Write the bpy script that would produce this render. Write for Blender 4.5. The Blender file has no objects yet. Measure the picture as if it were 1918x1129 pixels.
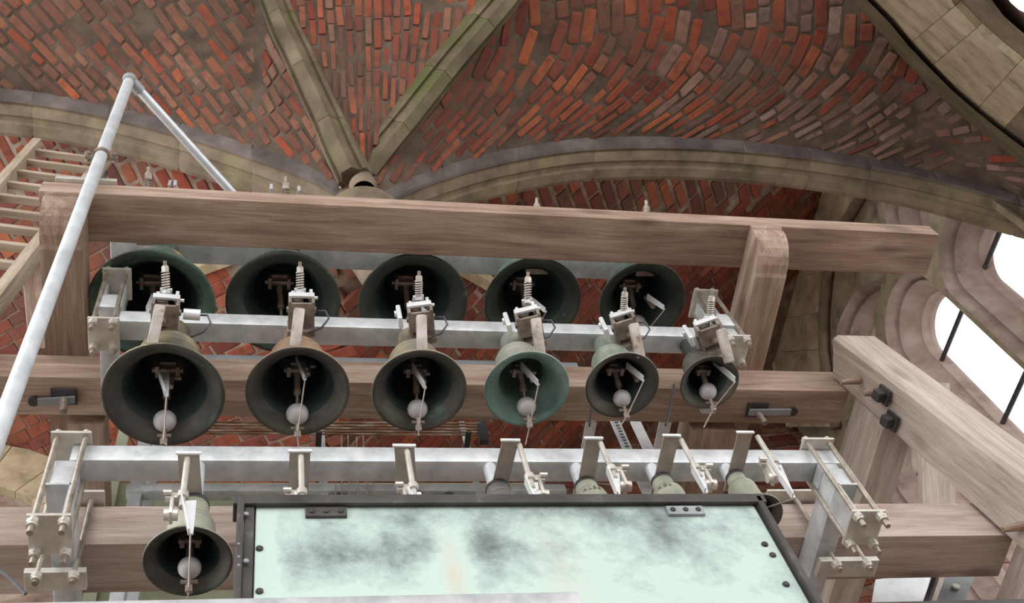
import bpy, bmesh, math, random
import numpy as np
from mathutils import Vector, Matrix, noise
random.seed(7)
SC = bpy.context.scene
COL = SC.collection
UP = 1.6                     # height of the camera above the floor; all "z" below are metres above the camera
# ------------------------------------------------------------------ camera
FPX = 2223.38; ELEV = 1.05852523; ROLL = -0.355636637; AZ = 0.438982705
_ca, _sa = math.cos(AZ), math.sin(AZ)
FWD = Vector((_sa*math.cos(ELEV), _ca*math.cos(ELEV), math.sin(ELEV)))
_r0 = Vector((_ca, -_sa, 0)); _u0 = _r0.cross(FWD)
RGT = _r0*math.cos(ROLL) + _u0*math.sin(ROLL); UPV = RGT.cross(FWD)
cam = bpy.data.cameras.new('camera'); camo = bpy.data.objects.new('camera', cam); COL.objects.link(camo)
cam.sensor_width = 36; cam.lens = 36*FPX/1918; cam.clip_end = 200
camo.matrix_world = Matrix.Translation((0, 0, UP)) @ Matrix((RGT, UPV, -FWD)).transposed().to_4x4()
SC.camera = camo
# ------------------------------------------------------------------ sky, exposure
w = bpy.data.worlds.new('overcast_sky'); SC.world = w; w.use_nodes = True
bg = w.node_tree.nodes['Background']; bg.inputs[0].default_value = (0.985, 0.985, 0.99, 1); bg.inputs[1].default_value = 1.8
SC.view_settings.view_transform = 'Standard'; SC.view_settings.look = 'None'
SC.view_settings.exposure = 0.5; SC.view_settings.gamma = 1; SC.view_settings.use_curve_mapping = False

# ------------------------------------------------------------------ measuring helpers (photo direction -> point on a real plane)
def ray(x, y): return RGT*((x-959)/FPX) + UPV*((564.5-y)/FPX) + FWD
def atY(x, y, Y): d = ray(x, y); return d*(Y/d.y)
def atZ(x, y, Z): d = ray(x, y); return d*(Z/d.z)
def atX(x, y, X): d = ray(x, y); return d*(X/d.x)
def proj(P):
    c = FWD.dot(P)
    if c < .1: return None
    return (959+FPX*RGT.dot(P)/c, 564.5-FPX*UPV.dot(P)/c, c)
V = Vector
# ------------------------------------------------------------------ object helpers
WM = {}
def link(o, M, parent=None):
    if parent is not None:
        o.parent = parent; o.matrix_basis = WM[parent.name].inverted() @ M
    else: o.matrix_basis = M
    WM[o.name] = M
    COL.objects.link(o)
    return o
def tag(o, label=None, cat=None, group=None, kind=None):
    if label: o['label'] = label
    if cat: o['category'] = cat
    if group: o['group'] = group
    if kind: o['kind'] = kind
    return o
def T(p): return Matrix.Translation((p[0], p[1], p[2]+UP))
def empty(name, p, label=None, cat=None, group=None, kind=None):
    o = bpy.data.objects.new(name, None); o.empty_display_size = .05
    link(o, T(p)); return tag(o, label, cat, group, kind)
class MB:
    """collects shapes (coordinates above the camera) and links them as ONE mesh object"""
    def __init__(s): s.bm = bmesh.new()
    def box(s, c, d, R=None, bev=0.0, taper=None):
        r = bmesh.ops.create_cube(s.bm, size=1); vs = r['verts']
        for v in vs:
            k = (1, 1)
            if taper and v.co.z > 0: k = taper
            v.co = V((v.co.x*d[0]*k[0], v.co.y*d[1]*k[1], v.co.z*d[2]))
        if bev:
            es = list({e for v in vs for e in v.link_edges})
            rr = bmesh.ops.bevel(s.bm, geom=es, offset=bev, segments=2, affect='EDGES', profile=.6)
            vs = list({v for f in rr['faces'] for v in f.verts} | {v for v in vs if v.is_valid})
        M = (R or Matrix.Identity(3)).to_4x4(); M.translation = V(c)
        for v in vs: v.co = M @ v.co
        return s
    def bar(s, p, q, w, h, up=(0, 0, 1), bev=0.0):
        p, q = V(p), V(q); R = frame(q-p, up)
        return s.box((p+q)/2, ((q-p).length, w, h), R, bev)
    def cyl(s, p, q, r, n=12, r2=None, cap=True):
        p, q = V(p), V(q); d = q-p
        R = d.to_track_quat('Z', 'Y').to_matrix().to_4x4(); R.translation = (p+q)/2
        bmesh.ops.create_cone(s.bm, cap_ends=cap, segments=n, radius1=r, radius2=r if r2 is None else r2, depth=d.length, matrix=R)
        return s
    def ball(s, c, r, sc=(1, 1, 1), n=16):
        M = Matrix.Translation(V(c)) @ Matrix.Diagonal((sc[0], sc[1], sc[2], 1))
        bmesh.ops.create_uvsphere(s.bm, u_segments=n, v_segments=n*3//4, radius=r, matrix=M); return s
    def tube(s, pts, r, n=6):
        pts = [V(p) for p in pts]; rings = []
        for i, p in enumerate(pts):
            t = (pts[min(i+1, len(pts)-1)]-pts[max(i-1, 0)]).normalized()
            a = t.orthogonal().normalized() if i == 0 else (rings_a - t*rings_a.dot(t)).normalized()
            rings_a = a; b = t.cross(a)
            rings.append([s.bm.verts.new(p+(a*math.cos(2*math.pi*k/n)+b*math.sin(2*math.pi*k/n))*r) for k in range(n)])
        for A, B in zip(rings, rings[1:]):
            for k in range(n): s.bm.faces.new((A[k], A[(k+1) % n], B[(k+1) % n], B[k]))
        s.bm.faces.new(rings[0][::-1]); s.bm.faces.new(rings[-1]); return s
    def lathe(s, prof, c, n=48, mats=None, a0=0, a1=2*math.pi):
        c = V(c); full = abs(a1-a0) > 6.28; m = n if full else n+1
        rings = []
        for r, z in prof:
            if r < 1e-6: rings.append([s.bm.verts.new(c+V((0, 0, z)))])
            else: rings.append([s.bm.verts.new(c+V((r*math.cos(a0+(a1-a0)*k/n), r*math.sin(a0+(a1-a0)*k/n), z))) for k in range(m)])
        for i, (A, B) in enumerate(zip(rings, rings[1:])):
            for k in range(n):
                k2 = (k+1) % m
                if len(A) == 1 and len(B) == 1: continue
                if len(A) == 1: f = s.bm.faces.new((A[0], B[k2], B[k]))
                elif len(B) == 1: f = s.bm.faces.new((A[k], A[k2], B[0]))
                else: f = s.bm.faces.new((A[k], A[k2], B[k2], B[k]))
                f.smooth = True
                if mats: f.material_index = mats[i]
        return s
    def prism(s, pts, off):
        """polygon pts extruded by vector off"""
        off = V(off); a = [s.bm.verts.new(V(p)) for p in pts]; b = [s.bm.verts.new(V(p)+off) for p in pts]
        s.bm.faces.new(a); s.bm.faces.new(b[::-1]); n = len(a)
        for i in range(n): s.bm.faces.new((a[i], b[i], b[(i+1) % n], a[(i+1) % n]))
        return s
    def sweep(s, rings, closed=False, caps=True):
        R = [[s.bm.verts.new(V(p)) for p in r] for r in rings]; n = len(R[0])
        for A, B in zip(R, R[1:]):
            for k in range(n if closed else n-1): s.bm.faces.new((A[k], A[(k+1) % n], B[(k+1) % n], B[k]))
        if closed and caps: s.bm.faces.new(R[0][::-1]); s.bm.faces.new(R[-1])
        return s
    def build(s, name, m, parent=None, origin=None, smooth=None, R=None):
        bm = s.bm; bmesh.ops.recalc_face_normals(bm, faces=bm.faces[:])
        if origin is None:
            if len(bm.verts):
                lo = [min(v.co[i] for v in bm.verts) for i in range(3)]; hi = [max(v.co[i] for v in bm.verts) for i in range(3)]
                origin = ((lo[0]+hi[0])/2, (lo[1]+hi[1])/2, lo[2])
        M = Matrix.Translation(V(origin))
        if R is not None: M = M @ R.to_4x4()
        Mi = M.inverted()
        for v in bm.verts: v.co = Mi @ v.co
        if smooth is not None:
            for f in bm.faces: f.smooth = True
            for e in bm.edges:
                if len(e.link_faces) == 2 and e.calc_face_angle(0) > smooth: e.smooth = False
        me = bpy.data.meshes.new(name); bm.to_mesh(me); bm.free()
        for x in (m if isinstance(m, (list, tuple)) else [m]): me.materials.append(x)
        o = bpy.data.objects.new(name, me)
        M2 = Matrix.Translation((0, 0, UP)) @ M
        return link(o, M2, parent)
def frame(x, up=(0, 0, 1)):
    x = V(x).normalized(); u = V(up); y = u.cross(x)
    if y.length < 1e-4: y = V((0, 1, 0)).cross(x)
    y.normalize(); z = x.cross(y)
    return Matrix((x, y, z)).transposed()
def beam(name, p, q, w, h, m, parent=None, up=(0, 0, 1), bev=.006, seg=1):
    """a timber or tube with its own X axis along its length (so the grain follows it)"""
    b = MB().bar(p, q, w, h, up, bev); p, q = V(p), V(q)
    return b.build(name, m, parent, origin=(p+q)/2, R=frame(q-p, up), smooth=.6)
def crom(xs, zs):
    """smooth interpolation through measured points"""
    xs = list(xs); zs = list(zs); n = len(xs)
    sl = []
    for i in range(n):
        a, b = max(i-1, 0), min(i+1, n-1); sl.append((zs[b]-zs[a])/(xs[b]-xs[a]))
    def f(x):
        if x <= xs[0]: return zs[0]+sl[0]*(x-xs[0])
        if x >= xs[-1]: return zs[-1]+sl[-1]*(x-xs[-1])
        i = 0
        while x > xs[i+1]: i += 1
        h = xs[i+1]-xs[i]; t = (x-xs[i])/h
        return ((2*t**3-3*t**2+1)*zs[i]+(t**3-2*t**2+t)*h*sl[i]+(-2*t**3+3*t**2)*zs[i+1]+(t**3-t**2)*h*sl[i+1])
    return f
# ------------------------------------------------------------------ materials
def nmat(name, build):
    m = bpy.data.materials.new(name); m.use_nodes = True; nt = m.node_tree
    b = nt.nodes['Principled BSDF']
    N = lambda t, **k: _node(nt, t, k)
    build(nt, b, N, nt.links.new); return m
def _node(nt, t, k):
    n = nt.nodes.new(t)
    for a, v in k.items():
        if a in n.inputs.keys(): n.inputs[a].default_value = v
        else: setattr(n, a, v)
    return n
def ramp(N, stops, interp='LINEAR'):
    r = N('ShaderNodeValToRGB'); e = r.color_ramp.elements; r.color_ramp.interpolation = interp
    while len(e) < len(stops): e.new(.5)
    for x, (p, c) in zip(e, stops): x.position = p; x.color = (c[0], c[1], c[2], 1)
    return r
def coord(N, L, stretch=(1, 1, 1), kind='Object'):
    tc = N('ShaderNodeTexCoord'); mp = N('ShaderNodeMapping'); mp.inputs['Scale'].default_value = stretch
    oi = N('ShaderNodeObjectInfo'); cb = N('ShaderNodeVectorMath', operation='SCALE'); cb.inputs[0].default_value = (37, 91, 53)
    L(oi.outputs['Random'], cb.inputs['Scale']); ad = N('ShaderNodeVectorMath', operation='ADD')
    L(tc.outputs[kind], mp.inputs['Vector']); L(mp.outputs[0], ad.inputs[0]); L(cb.outputs[0], ad.inputs[1])
    return ad.outputs[0]
def surf(name, stops, scale=8, detail=6, stretch=(1, 1, 1), rough=.6, metal=0.0, bump=.3, bdist=.004, fine=None, spots=None, rrange=.12):
    """colour from one noise, optional stain spots from a second one, fine bump"""
    def f(nt, b, N, L):
        co = coord(N, L, stretch)
        n1 = N('ShaderNodeTexNoise', Scale=scale, Detail=detail, Roughness=.6); L(co, n1.inputs['Vector'])
        r = ramp(N, stops); L(n1.outputs['Fac'], r.inputs[0]); col = r.outputs[0]
        if spots:
            c2, sc2, lo, hi = spots
            n2 = N('ShaderNodeTexNoise', Scale=sc2, Detail=8, Roughness=.65); L(co, n2.inputs['Vector'])
            r2 = ramp(N, [(lo, (0, 0, 0)), (hi, (1, 1, 1))]); L(n2.outputs['Fac'], r2.inputs[0])
            mx = N('ShaderNodeMix', data_type='RGBA'); L(r2.outputs[0], mx.inputs[0]); L(col, mx.inputs[6]); mx.inputs[7].default_value = (*c2, 1); col = mx.outputs[2]
        L(col, b.inputs['Base Color']); b.inputs['Metallic'].default_value = metal
        n3 = N('ShaderNodeTexNoise', Scale=fine or scale*6, Detail=5, Roughness=.65); L(co, n3.inputs['Vector'])
        mr = N('ShaderNodeMapRange'); mr.inputs[3].default_value = rough-rrange; mr.inputs[4].default_value = rough+rrange
        L(n3.outputs['Fac'], mr.inputs[0]); L(mr.outputs[0], b.inputs['Roughness'])
        bp = N('ShaderNodeBump', Strength=bump, Distance=bdist); L(n3.outputs['Fac'], bp.inputs['Height']); L(bp.outputs[0], b.inputs['Normal'])
    return nmat(name, f)
def wood(name, dark, mid, light):
    def f(nt, b, N, L):
        co = coord(N, L, (1, 1, 1))
        mp = N('ShaderNodeMapping'); mp.inputs['Scale'].default_value = (1.0, 11, 11); L(co, mp.inputs[0])
        wv = N('ShaderNodeTexNoise', Scale=1.6, Detail=9, Roughness=.62, Distortion=.7); L(mp.outputs[0], wv.inputs['Vector'])
        mp2 = N('ShaderNodeMapping'); mp2.inputs['Scale'].default_value = (3, 90, 90); L(co, mp2.inputs[0])
        fi = N('ShaderNodeTexNoise', Scale=2.2, Detail=4, Roughness=.6); L(mp2.outputs[0], fi.inputs['Vector'])
        big = N('ShaderNodeTexNoise', Scale=1.3, Detail=3); L(co, big.inputs['Vector'])
        a = N('ShaderNodeMath', operation='MULTIPLY_ADD'); a.inputs[1].default_value = .55
        L(wv.outputs['Fac'], a.inputs[0]); b2 = N('ShaderNodeMath', operation='MULTIPLY'); b2.inputs[1].default_value = .3; L(fi.outputs['Fac'], b2.inputs[0])
        b3 = N('ShaderNodeMath', operation='MULTIPLY_ADD'); b3.inputs[1].default_value = .3; L(big.outputs['Fac'], b3.inputs[0]); L(b2.outputs[0], b3.inputs[2]); L(b3.outputs[0], a.inputs[2])
        r = ramp(N, [(.41, dark), (.55, mid), (.69, light)]); L(a.outputs[0], r.inputs[0])
        # knots: small warped rings
        vo = N('ShaderNodeTexVoronoi', Scale=1.0); mp3 = N('ShaderNodeMapping'); mp3.inputs['Scale'].default_value = (1.7, 4.2, 4.2); L(co, mp3.inputs[0]); L(mp3.outputs[0], vo.inputs['Vector'])
        rk = ramp(N, [(.07, (1, 1, 1)), (.2, (0, 0, 0))]); L(vo.outputs['Distance'], rk.inputs[0])
        kk = N('ShaderNodeMath', operation='MULTIPLY'); kk.inputs[1].default_value = .6; L(rk.outputs[0], kk.inputs[0])
        mx = N('ShaderNodeMix', data_type='RGBA'); L(kk.outputs[0], mx.inputs[0]); L(r.outputs[0], mx.inputs[6]); mx.inputs[7].default_value = (*[c*.45 for c in dark], 1)
        L(mx.outputs[2], b.inputs['Base Color']); b.inputs['Roughness'].default_value = .8
        bp = N('ShaderNodeBump', Strength=.35, Distance=.006); L(a.outputs[0], bp.inputs['Height']); L(bp.outputs[0], b.inputs['Normal'])
    return nmat(name, f)
def brickmat(name, stops):
    def f(nt, b, N, L):
        oi = N('ShaderNodeObjectInfo'); ge = N('ShaderNodeNewGeometry')
        ad = N('ShaderNodeMath', operation='ADD'); L(oi.outputs['Random'], ad.inputs[0]); L(ge.outputs['Random Per Island'], ad.inputs[1])
        fr = N('ShaderNodeMath', operation='FRACT'); L(ad.outputs[0], fr.inputs[0])
        r = ramp(N, stops); L(fr.outputs[0], r.inputs[0])
        n = N('ShaderNodeTexNoise', Scale=9, Detail=7, Roughness=.65); L(ge.outputs['Position'], n.inputs['Vector'])
        n2 = N('ShaderNodeTexNoise', Scale=1.1, Detail=4, Roughness=.6); L(ge.outputs['Position'], n2.inputs['Vector'])
        r2 = ramp(N, [(.3, (.55, .5, .48)), (.5, (1, 1, 1)), (.72, (1.15, 1.15, 1.1))]); L(n.outputs['Fac'], r2.inputs[0])
        mu = N('ShaderNodeMix', data_type='RGBA', blend_type='MULTIPLY'); mu.inputs[0].default_value = 1; L(r.outputs[0], mu.inputs[6]); L(r2.outputs[0], mu.inputs[7])
        r3 = ramp(N, [(.42, (0, 0, 0)), (.7, (.75, .75, .75))]); L(n2.outputs['Fac'], r3.inputs[0])
        mx = N('ShaderNodeMix', data_type='RGBA'); L(r3.outputs[0], mx.inputs[0]); L(mu.outputs[2], mx.inputs[6]); mx.inputs[7].default_value = (.095, .056, .036, 1)
        L(mx.outputs[2], b.inputs['Base Color']); b.inputs['Roughness'].default_value = .88
        bp = N('ShaderNodeBump', Strength=.5, Distance=.012); L(n.outputs['Fac'], bp.inputs['Height']); L(bp.outputs[0], b.inputs['Normal'])
    return nmat(name, f)
M_TIMBER = wood('weathered_larch', (.135, .083, .058), (.265, .175, .125), (.42, .315, .245))
M_OAK = wood('silvered_oak', (.22, .165, .135), (.36, .29, .245), (.50, .43, .38))
M_LOW = wood('pinkish_oak', (.20, .142, .115), (.35, .262, .22), (.50, .405, .36))
M_LADDER = wood('ladder_wood', (.20, .145, .095), (.34, .265, .19), (.48, .40, .31))
M_GALV = surf('galvanised_steel', [(.3, (.40, .42, .43)), (.5, (.54, .56, .57)), (.7, (.66, .68, .69))], 11, 7, rough=.46, metal=.45, bump=.12, bdist=.002, fine=50, spots=((.36, .37, .36), 5, .55, .75))
M_STAIN = surf('stainless_steel', [(.3, (.45, .42, .37)), (.55, (.60, .57, .51)), (.75, (.70, .68, .63))], 14, 6, rough=.38, metal=.45, bump=.08, bdist=.001, spots=((.30, .19, .12), 9, .62, .8))
M_PLATE = surf('plate_steel', [(.3, (.27, .235, .205)), (.55, (.37, .33, .30)), (.75, (.46, .42, .39))], 12, 6, rough=.45, metal=.15, bump=.08, bdist=.001, spots=((.30, .17, .10), 8, .6, .76))
M_ROD = surf('threaded_rod', [(.3, (.30, .25, .20)), (.6, (.52, .47, .40)), (.75, (.62, .58, .52))], 20, 4, rough=.35, metal=.8, bump=.1, bdist=.001)
M_WHITE = surf('bright_zinc', [(.3, (.62, .63, .64)), (.7, (.82, .83, .84))], 10, 4, rough=.4, metal=.3, bump=.06, bdist=.001)
M_HEAD = surf('hammer_head_iron', [(.3, (.28, .23, .19)), (.5, (.50, .45, .41)), (.7, (.68, .64, .61))], 10, 7, rough=.6, metal=.2, bump=.2, bdist=.002, spots=((.20, .11, .06), 14, .58, .72))
M_MECH = surf('mechanism_steel', [(.3, (.16, .12, .095)), (.55, (.30, .25, .21)), (.75, (.46, .42, .38))], 18, 6, rough=.5, metal=.5, bump=.15, bdist=.001)
M_BALL = surf('clapper_ball_steel', [(.3, (.40, .385, .385)), (.7, (.58, .56, .56))], 8, 5, rough=.55, metal=.25, bump=.05, bdist=.001)
M_PIPE = surf('scaffold_galvanised', [(.3, (.50, .53, .55)), (.7, (.72, .76, .79))], 9, 6, rough=.42, metal=.4, bump=.08, bdist=.001)
M_IRON = surf('black_iron', [(.3, (.025, .022, .024)), (.7, (.075, .068, .07))], 12, 6, rough=.6, metal=.3, bump=.25, bdist=.002)
M_LEAD = surf('dark_lead', [(.3, (.036, .031, .029)), (.6, (.075, .066, .062)), (.75, (.15, .16, .15))], 6, 7, rough=.6, metal=.3, bump=.25, bdist=.003)
M_WIRE = surf('pull_wire', [(.3, (.45, .40, .36)), (.7, (.6, .56, .5))], 20, 3, rough=.4, metal=.7, bump=0)
M_CABLE = surf('grey_cable', [(.3, (.05, .05, .05)), (.7, (.10, .10, .11))], 10, 3, rough=.5, bump=0)
M_RUSTY = surf('rusty_tube', [(.3, (.13, .055, .02)), (.5, (.28, .17, .10)), (.65, (.5, .45, .4))], 5, 8, (2, 14, 14), rough=.55, metal=.4, bump=.2, bdist=.001)
M_DULLST = surf('grey_painted_steel', [(.3, (.20, .22, .23)), (.7, (.32, .34, .35))], 5, 6, rough=.5, metal=.3, bump=.1, bdist=.001)
M_GREENPANEL = surf('pale_green_board', [(.3, (.17, .18, .11)), (.7, (.30, .31, .21))], 4, 7, rough=.7, bump=.1)
M_STONE = surf('lilac_sandstone', [(.28, (.095, .07, .046)), (.5, (.175, .13, .088)), (.72, (.26, .20, .14))], 3.5, 9, rough=.9, bump=.5, bdist=.012, fine=40, spots=((.25, .21, .105), 2.2, .5, .72))
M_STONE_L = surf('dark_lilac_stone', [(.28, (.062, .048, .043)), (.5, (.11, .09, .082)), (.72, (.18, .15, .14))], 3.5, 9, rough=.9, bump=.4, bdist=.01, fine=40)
M_STONEY = surf('yellow_sandstone', [(.28, (.26, .20, .115)), (.5, (.42, .335, .21)), (.72, (.55, .46, .32))], 3, 9, rough=.9, bump=.45, bdist=.01, fine=40, spots=((.13, .10, .06), 3.2, .55, .75))
M_STONEP = surf('pink_sandstone', [(.28, (.24, .17, .145)), (.5, (.39, .29, .25)), (.72, (.50, .40, .35))], 3, 9, rough=.9, bump=.45, bdist=.01, fine=40, spots=((.12, .09, .07), 2.6, .56, .76))
M_STONEW = surf('lichened_tracery_stone', [(.28, (.15, .125, .075)), (.5, (.27, .225, .14)), (.72, (.38, .32, .22))], 3, 9, rough=.9, bump=.45, bdist=.01, fine=40, spots=((.09, .075, .06), 2.6, .54, .72))
M_RIB = surf('mossy_rib_stone', [(.28, (.075, .055, .032)), (.5, (.145, .108, .066)), (.72, (.23, .18, .118))], 3, 9, rough=.9, bump=.5, bdist=.012, fine=40, spots=((.095, .105, .03), 1.8, .46, .66))
M_MORTAR = surf('brown_mortar', [(.3, (.055, .036, .025)), (.5, (.095, .066, .046)), (.7, (.145, .105, .078))], 4, 9, rough=.95, bump=.6, bdist=.02, fine=30)
M_MORTARP = surf('pale_mortar', [(.3, (.10, .06, .045)), (.5, (.22, .15, .11)), (.72, (.42, .34, .28))], 3, 9, rough=.95, bump=.6, bdist=.02, fine=30)
M_FLOOR = surf('dusty_floor', [(.3, (.13, .095, .075)), (.7, (.21, .16, .125))], 1.5, 6, rough=.85, bump=.2)
B_RED = brickmat('red_brick', [(0, (.12, .022, .013)), (.25, (.21, .042, .019)), (.5, (.28, .058, .024)), (.7, (.165, .04, .024)), (.85, (.37, .095, .034)), (1, (.24, .075, .043))])
B_DULL = brickmat('brown_red_brick', [(0, (.12, .045, .028)), (.3, (.20, .068, .038)), (.55, (.145, .066, .044)), (.75, (.24, .083, .042)), (1, (.21, .115, .078))])
B_GREY = brickmat('grey_pink_brick', [(0, (.13, .072, .058)), (.3, (.22, .12, .095)), (.55, (.16, .105, .09)), (.75, (.28, .135, .09)), (1, (.31, .215, .18))])
def bellmat(name, a, b_, c, spot, lo=.5, hi=.68, metal=.45, rough=.5):
    return surf(name, [(.3, a), (.52, b_), (.72, c)], 6, 8, (1, 1, .55), rough=rough, metal=metal, bump=.15, bdist=.002, spots=(spot, 5.5, lo, hi))
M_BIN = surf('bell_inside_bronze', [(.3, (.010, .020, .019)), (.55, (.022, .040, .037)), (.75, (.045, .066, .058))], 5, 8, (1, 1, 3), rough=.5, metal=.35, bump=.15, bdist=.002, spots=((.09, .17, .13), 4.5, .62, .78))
M_LIP = surf('bell_lip_lit_bronze', [(.3, (.034, .036, .031)), (.55, (.078, .073, .060)), (.75, (.145, .13, .10))], 5, 8, (1, 1, 3), rough=.5, metal=.3, bump=.15, bdist=.002, spots=((.10, .17, .13), 4.5, .58, .74))  # paler than the bell inside: light falling on the lip is put into this colour
M_LIPG = surf('bell_lip_green', [(.3, (.045, .085, .065)), (.55, (.09, .16, .12)), (.75, (.16, .25, .19))], 4, 8, (1, 1, 3), rough=.5, metal=.2, bump=.15, bdist=.002, spots=((.03, .04, .035), 3.0, .5, .6))
M_LIPD = surf('bell_lip_dark', [(.3, (.025, .035, .03)), (.55, (.05, .065, .055)), (.75, (.09, .12, .095))], 4, 8, (1, 1, 3), rough=.5, metal=.3, bump=.15, bdist=.002, spots=((.14, .22, .17), 2.5, .64, .7))
M_BINT = surf('bell_inside_verdigris', [(.3, (.05, .09, .08)), (.55, (.13, .21, .18)), (.75, (.25, .38, .33))], 4, 8, (1, 1, 3), rough=.6, metal=.2, bump=.15, bdist=.002)

# ------------------------------------------------------------------ brickwork helper
def brick_mesh():
    out = []
    for k in range(5):
        bm = bmesh.new(); bmesh.ops.create_cube(bm, size=1)
        for v in bm.verts: v.co.x += random.uniform(-.018, .018); v.co.y += random.uniform(-.05, .05)
        es = [e for e in bm.edges if max(v.co.z for v in e.verts) > 0]
        bmesh.ops.bevel(bm, geom=es, offset=.09, segments=1, affect='EDGES')
        bmesh.ops.recalc_face_normals(bm, faces=bm.faces[:])
        me = bpy.data.meshes.new('brick'); bm.to_mesh(me); bm.free(); out.append(me)
    return out
BM = brick_mesh(); BMAT = {}
def brickm(k, m):
    if (k, m.name) not in BMAT:
        me = BM[k].copy(); me.materials.append(m); BMAT[(k, m.name)] = me
    return BMAT[(k, m.name)]
def lay(parent, courses, S, thick, pick, limit=290, L=(.30, .15), gap=.02, inside=None, proud=.012, fixw=None):
    """walk every course (list of (a,b) parameters on surface S) and lay bricks end to end"""
    recs = []
    for ci, (cs, wid) in enumerate(courses):
        P = [S(*c) for c in cs]; acc = [0]
        for A, B in zip(P, P[1:]): acc.append(acc[-1]+(B-A).length)
        s = -random.uniform(0, .28)
        while s < acc[-1]:
            ln = L[0]*random.uniform(.92, 1.06) if random.random() < .72 else L[1]*random.uniform(.9, 1.15)
            m = s+ln/2
            if 0 <= m < acc[-1]:
                i = max(j for j in range(len(acc)) if acc[j] <= m); i = min(i, len(P)-2)
                t = (m-acc[i])/max(acc[i+1]-acc[i], 1e-6)
                a = cs[i][0]+(cs[i+1][0]-cs[i][0])*t; b = cs[i][1]+(cs[i+1][1]-cs[i][1])*t
                if inside is None or inside(a, b):
                    p = S(a, b); e = .02
                    n = (S(a+e, b)-p).cross(S(a, b+e)-p).normalized()
                    if n.dot(p) > 0: n = -n            # towards the room
                    tx = (P[i+1]-P[i]).normalized(); ty = n.cross(tx).normalized()
                    wv = wid(a, b) if callable(wid) else wid
                    R = Matrix((tx, ty, n)).transposed() @ Matrix.Rotation(random.uniform(-.055, .055), 3, 'Z')
                    M = R.to_4x4() @ Matrix.Diagonal((ln-gap, wv-gap*random.uniform(.6, 1.5), thick, 1))
                    pr = proud*random.uniform(.3, 1.5)
                    M.translation = p+n*(pr-thick/2)+V((0, 0, UP))
                    q = proj(p); vis = q is not None and -60 < q[0] < 1978 and -60 < q[1] < 1189
                    recs.append((q[2] if vis else 999, len(recs), M, pick(a, b)))
            s += ln
    recs.sort(key=lambda r: r[:2])
    rest = {}
    for j, (d, _, M, m) in enumerate(recs):
        if j < limit and d < 900:
            o = bpy.data.objects.new('brick', brickm(random.randrange(5), m)); link(o, M, parent)
        else: rest.setdefault(m.name, []).append(M)
    if rest:
        bm = bmesh.new(); mats = []
        for k, (mn, Ms) in enumerate(rest.items()):
            mats.append(bpy.data.materials[mn])
            for M in Ms:
                vs = bmesh.ops.create_cube(bm, size=1, matrix=M)['verts']
                for f in {f for v in vs for f in v.link_faces}: f.material_index = k
        me = bpy.data.meshes.new('outer_bricks'); bm.to_mesh(me); bm.free()
        for m in mats: me.materials.append(m)
        o = bpy.data.objects.new('outer_bricks', me); link(o, Matrix.Identity(4), parent); o['kind'] = 'stuff'
def grid(name, S, A, B, m, parent=None, ok=None):
    b = MB(); vs = [[b.bm.verts.new(S(a, c)) for c in B] for a in A]
    for i in range(len(A)-1):
        for j in range(len(B)-1): b.bm.faces.new((vs[i][j], vs[i+1][j], vs[i+1][j+1], vs[i][j+1]))
    for f in b.bm.faces: f.smooth = True
    return b.build(name, m, parent)
# ================================================================== SETTING
XC, YW = .806, 3.7
b = MB().box((3, 1, -UP-.1), (26, 26, .2)); o = b.build('floor', M_FLOOR); tag(o, 'dark brown floor of the bell chamber below the frame', kind='structure')
# wall arches, measured heights of their upper edge by distance from the corbel
zR_ = crom([-.1, .29, .76, 1.43, 2.33, 3.52, 4.68, 5.73, 6.66], [8.75, 9.36, 9.88, 10.42, 10.90, 11.13, 11.04, 10.68, 10.0])
zL_ = crom([-.1, .33, 1.01, 1.74, 2.48, 3.2, 4.2, 5.4, 6.6], [8.75, 9.58, 10.21, 10.72, 11.10, 11.27, 11.2, 10.7, 9.9])
def zwall(d): return zR_(d) if d >= 0 else zL_(-d)
# rib lines through measured directions
KR, KL = 1.0, 1.35
def ribpts(px, k, sgn):
    out = []
    for q in px:
        d = ray(*q); r = d.x/d.y
        u = (r*YW-XC)/(1+r*k) if sgn > 0 else (XC-r*YW)/(1-r*k)
        Y = YW-k*u; out.append((u, V((XC+sgn*u, Y, Y*d.z/d.y))))
    return out
rr = ribpts([(692, 322), (727, 276), (768, 226), (812, 170), (858, 112), (905, 58), (950, 5), (985, -40)], KR, 1)
rl = ribpts([(652, 322), (627, 270), (603, 212), (575, 152), (548, 92), (522, 38), (503, -12), (488, -55)], KL, -1)
fr = crom([0]+[u for u, p in rr]+[2.2, 3.3], [9.0]+[p.z for u, p in rr]+[11.05, 11.3])
fl = crom([0]+[u for u, p in rl]+[1.7, 3.3], [8.9]+[p.z for u, p in rl]+[rl[-1][1].z+.2, rl[-1][1].z+.45])
f2 = crom([0, .11, .32, .55, .92, 1.47, 1.76, 3.3], [9.6, 9.9, 10.2, 10.5, 10.85, 11.0, 11.1, 11.3])
LIFT = .10
def S_right(X, w_):
    d = X-XC
    if d < 3.3: zr = fr(max(d, 0)); wr = KR*max(d, .02)
    else: zr = f2(max(7.4-X, 0)); wr = .875*max(7.4-X, .02)
    if abs(d-3.3) < .6:
        t = (d-2.7)/1.2; t = t*t*(3-2*t); zr = fr(d)*(1-t)+f2(7.4-X)*t
    t = min(max(w_/wr, 0), 1.6)
    return V((X, YW-w_, zwall(d)*(1-t)+(zr+LIFT)*t + .12*math.sin(min(t, 1)*math.pi)))
def S_left(d, w_):
    zr = fl(max(d, 0)); wr = KL*max(d, .02); t = min(max(w_/wr, 0), 1.6)
    return V((XC-d, YW-w_, zwall(-d)*(1-t)+(zr+LIFT)*t + .12*math.sin(min(t, 1)*math.pi)))
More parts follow.
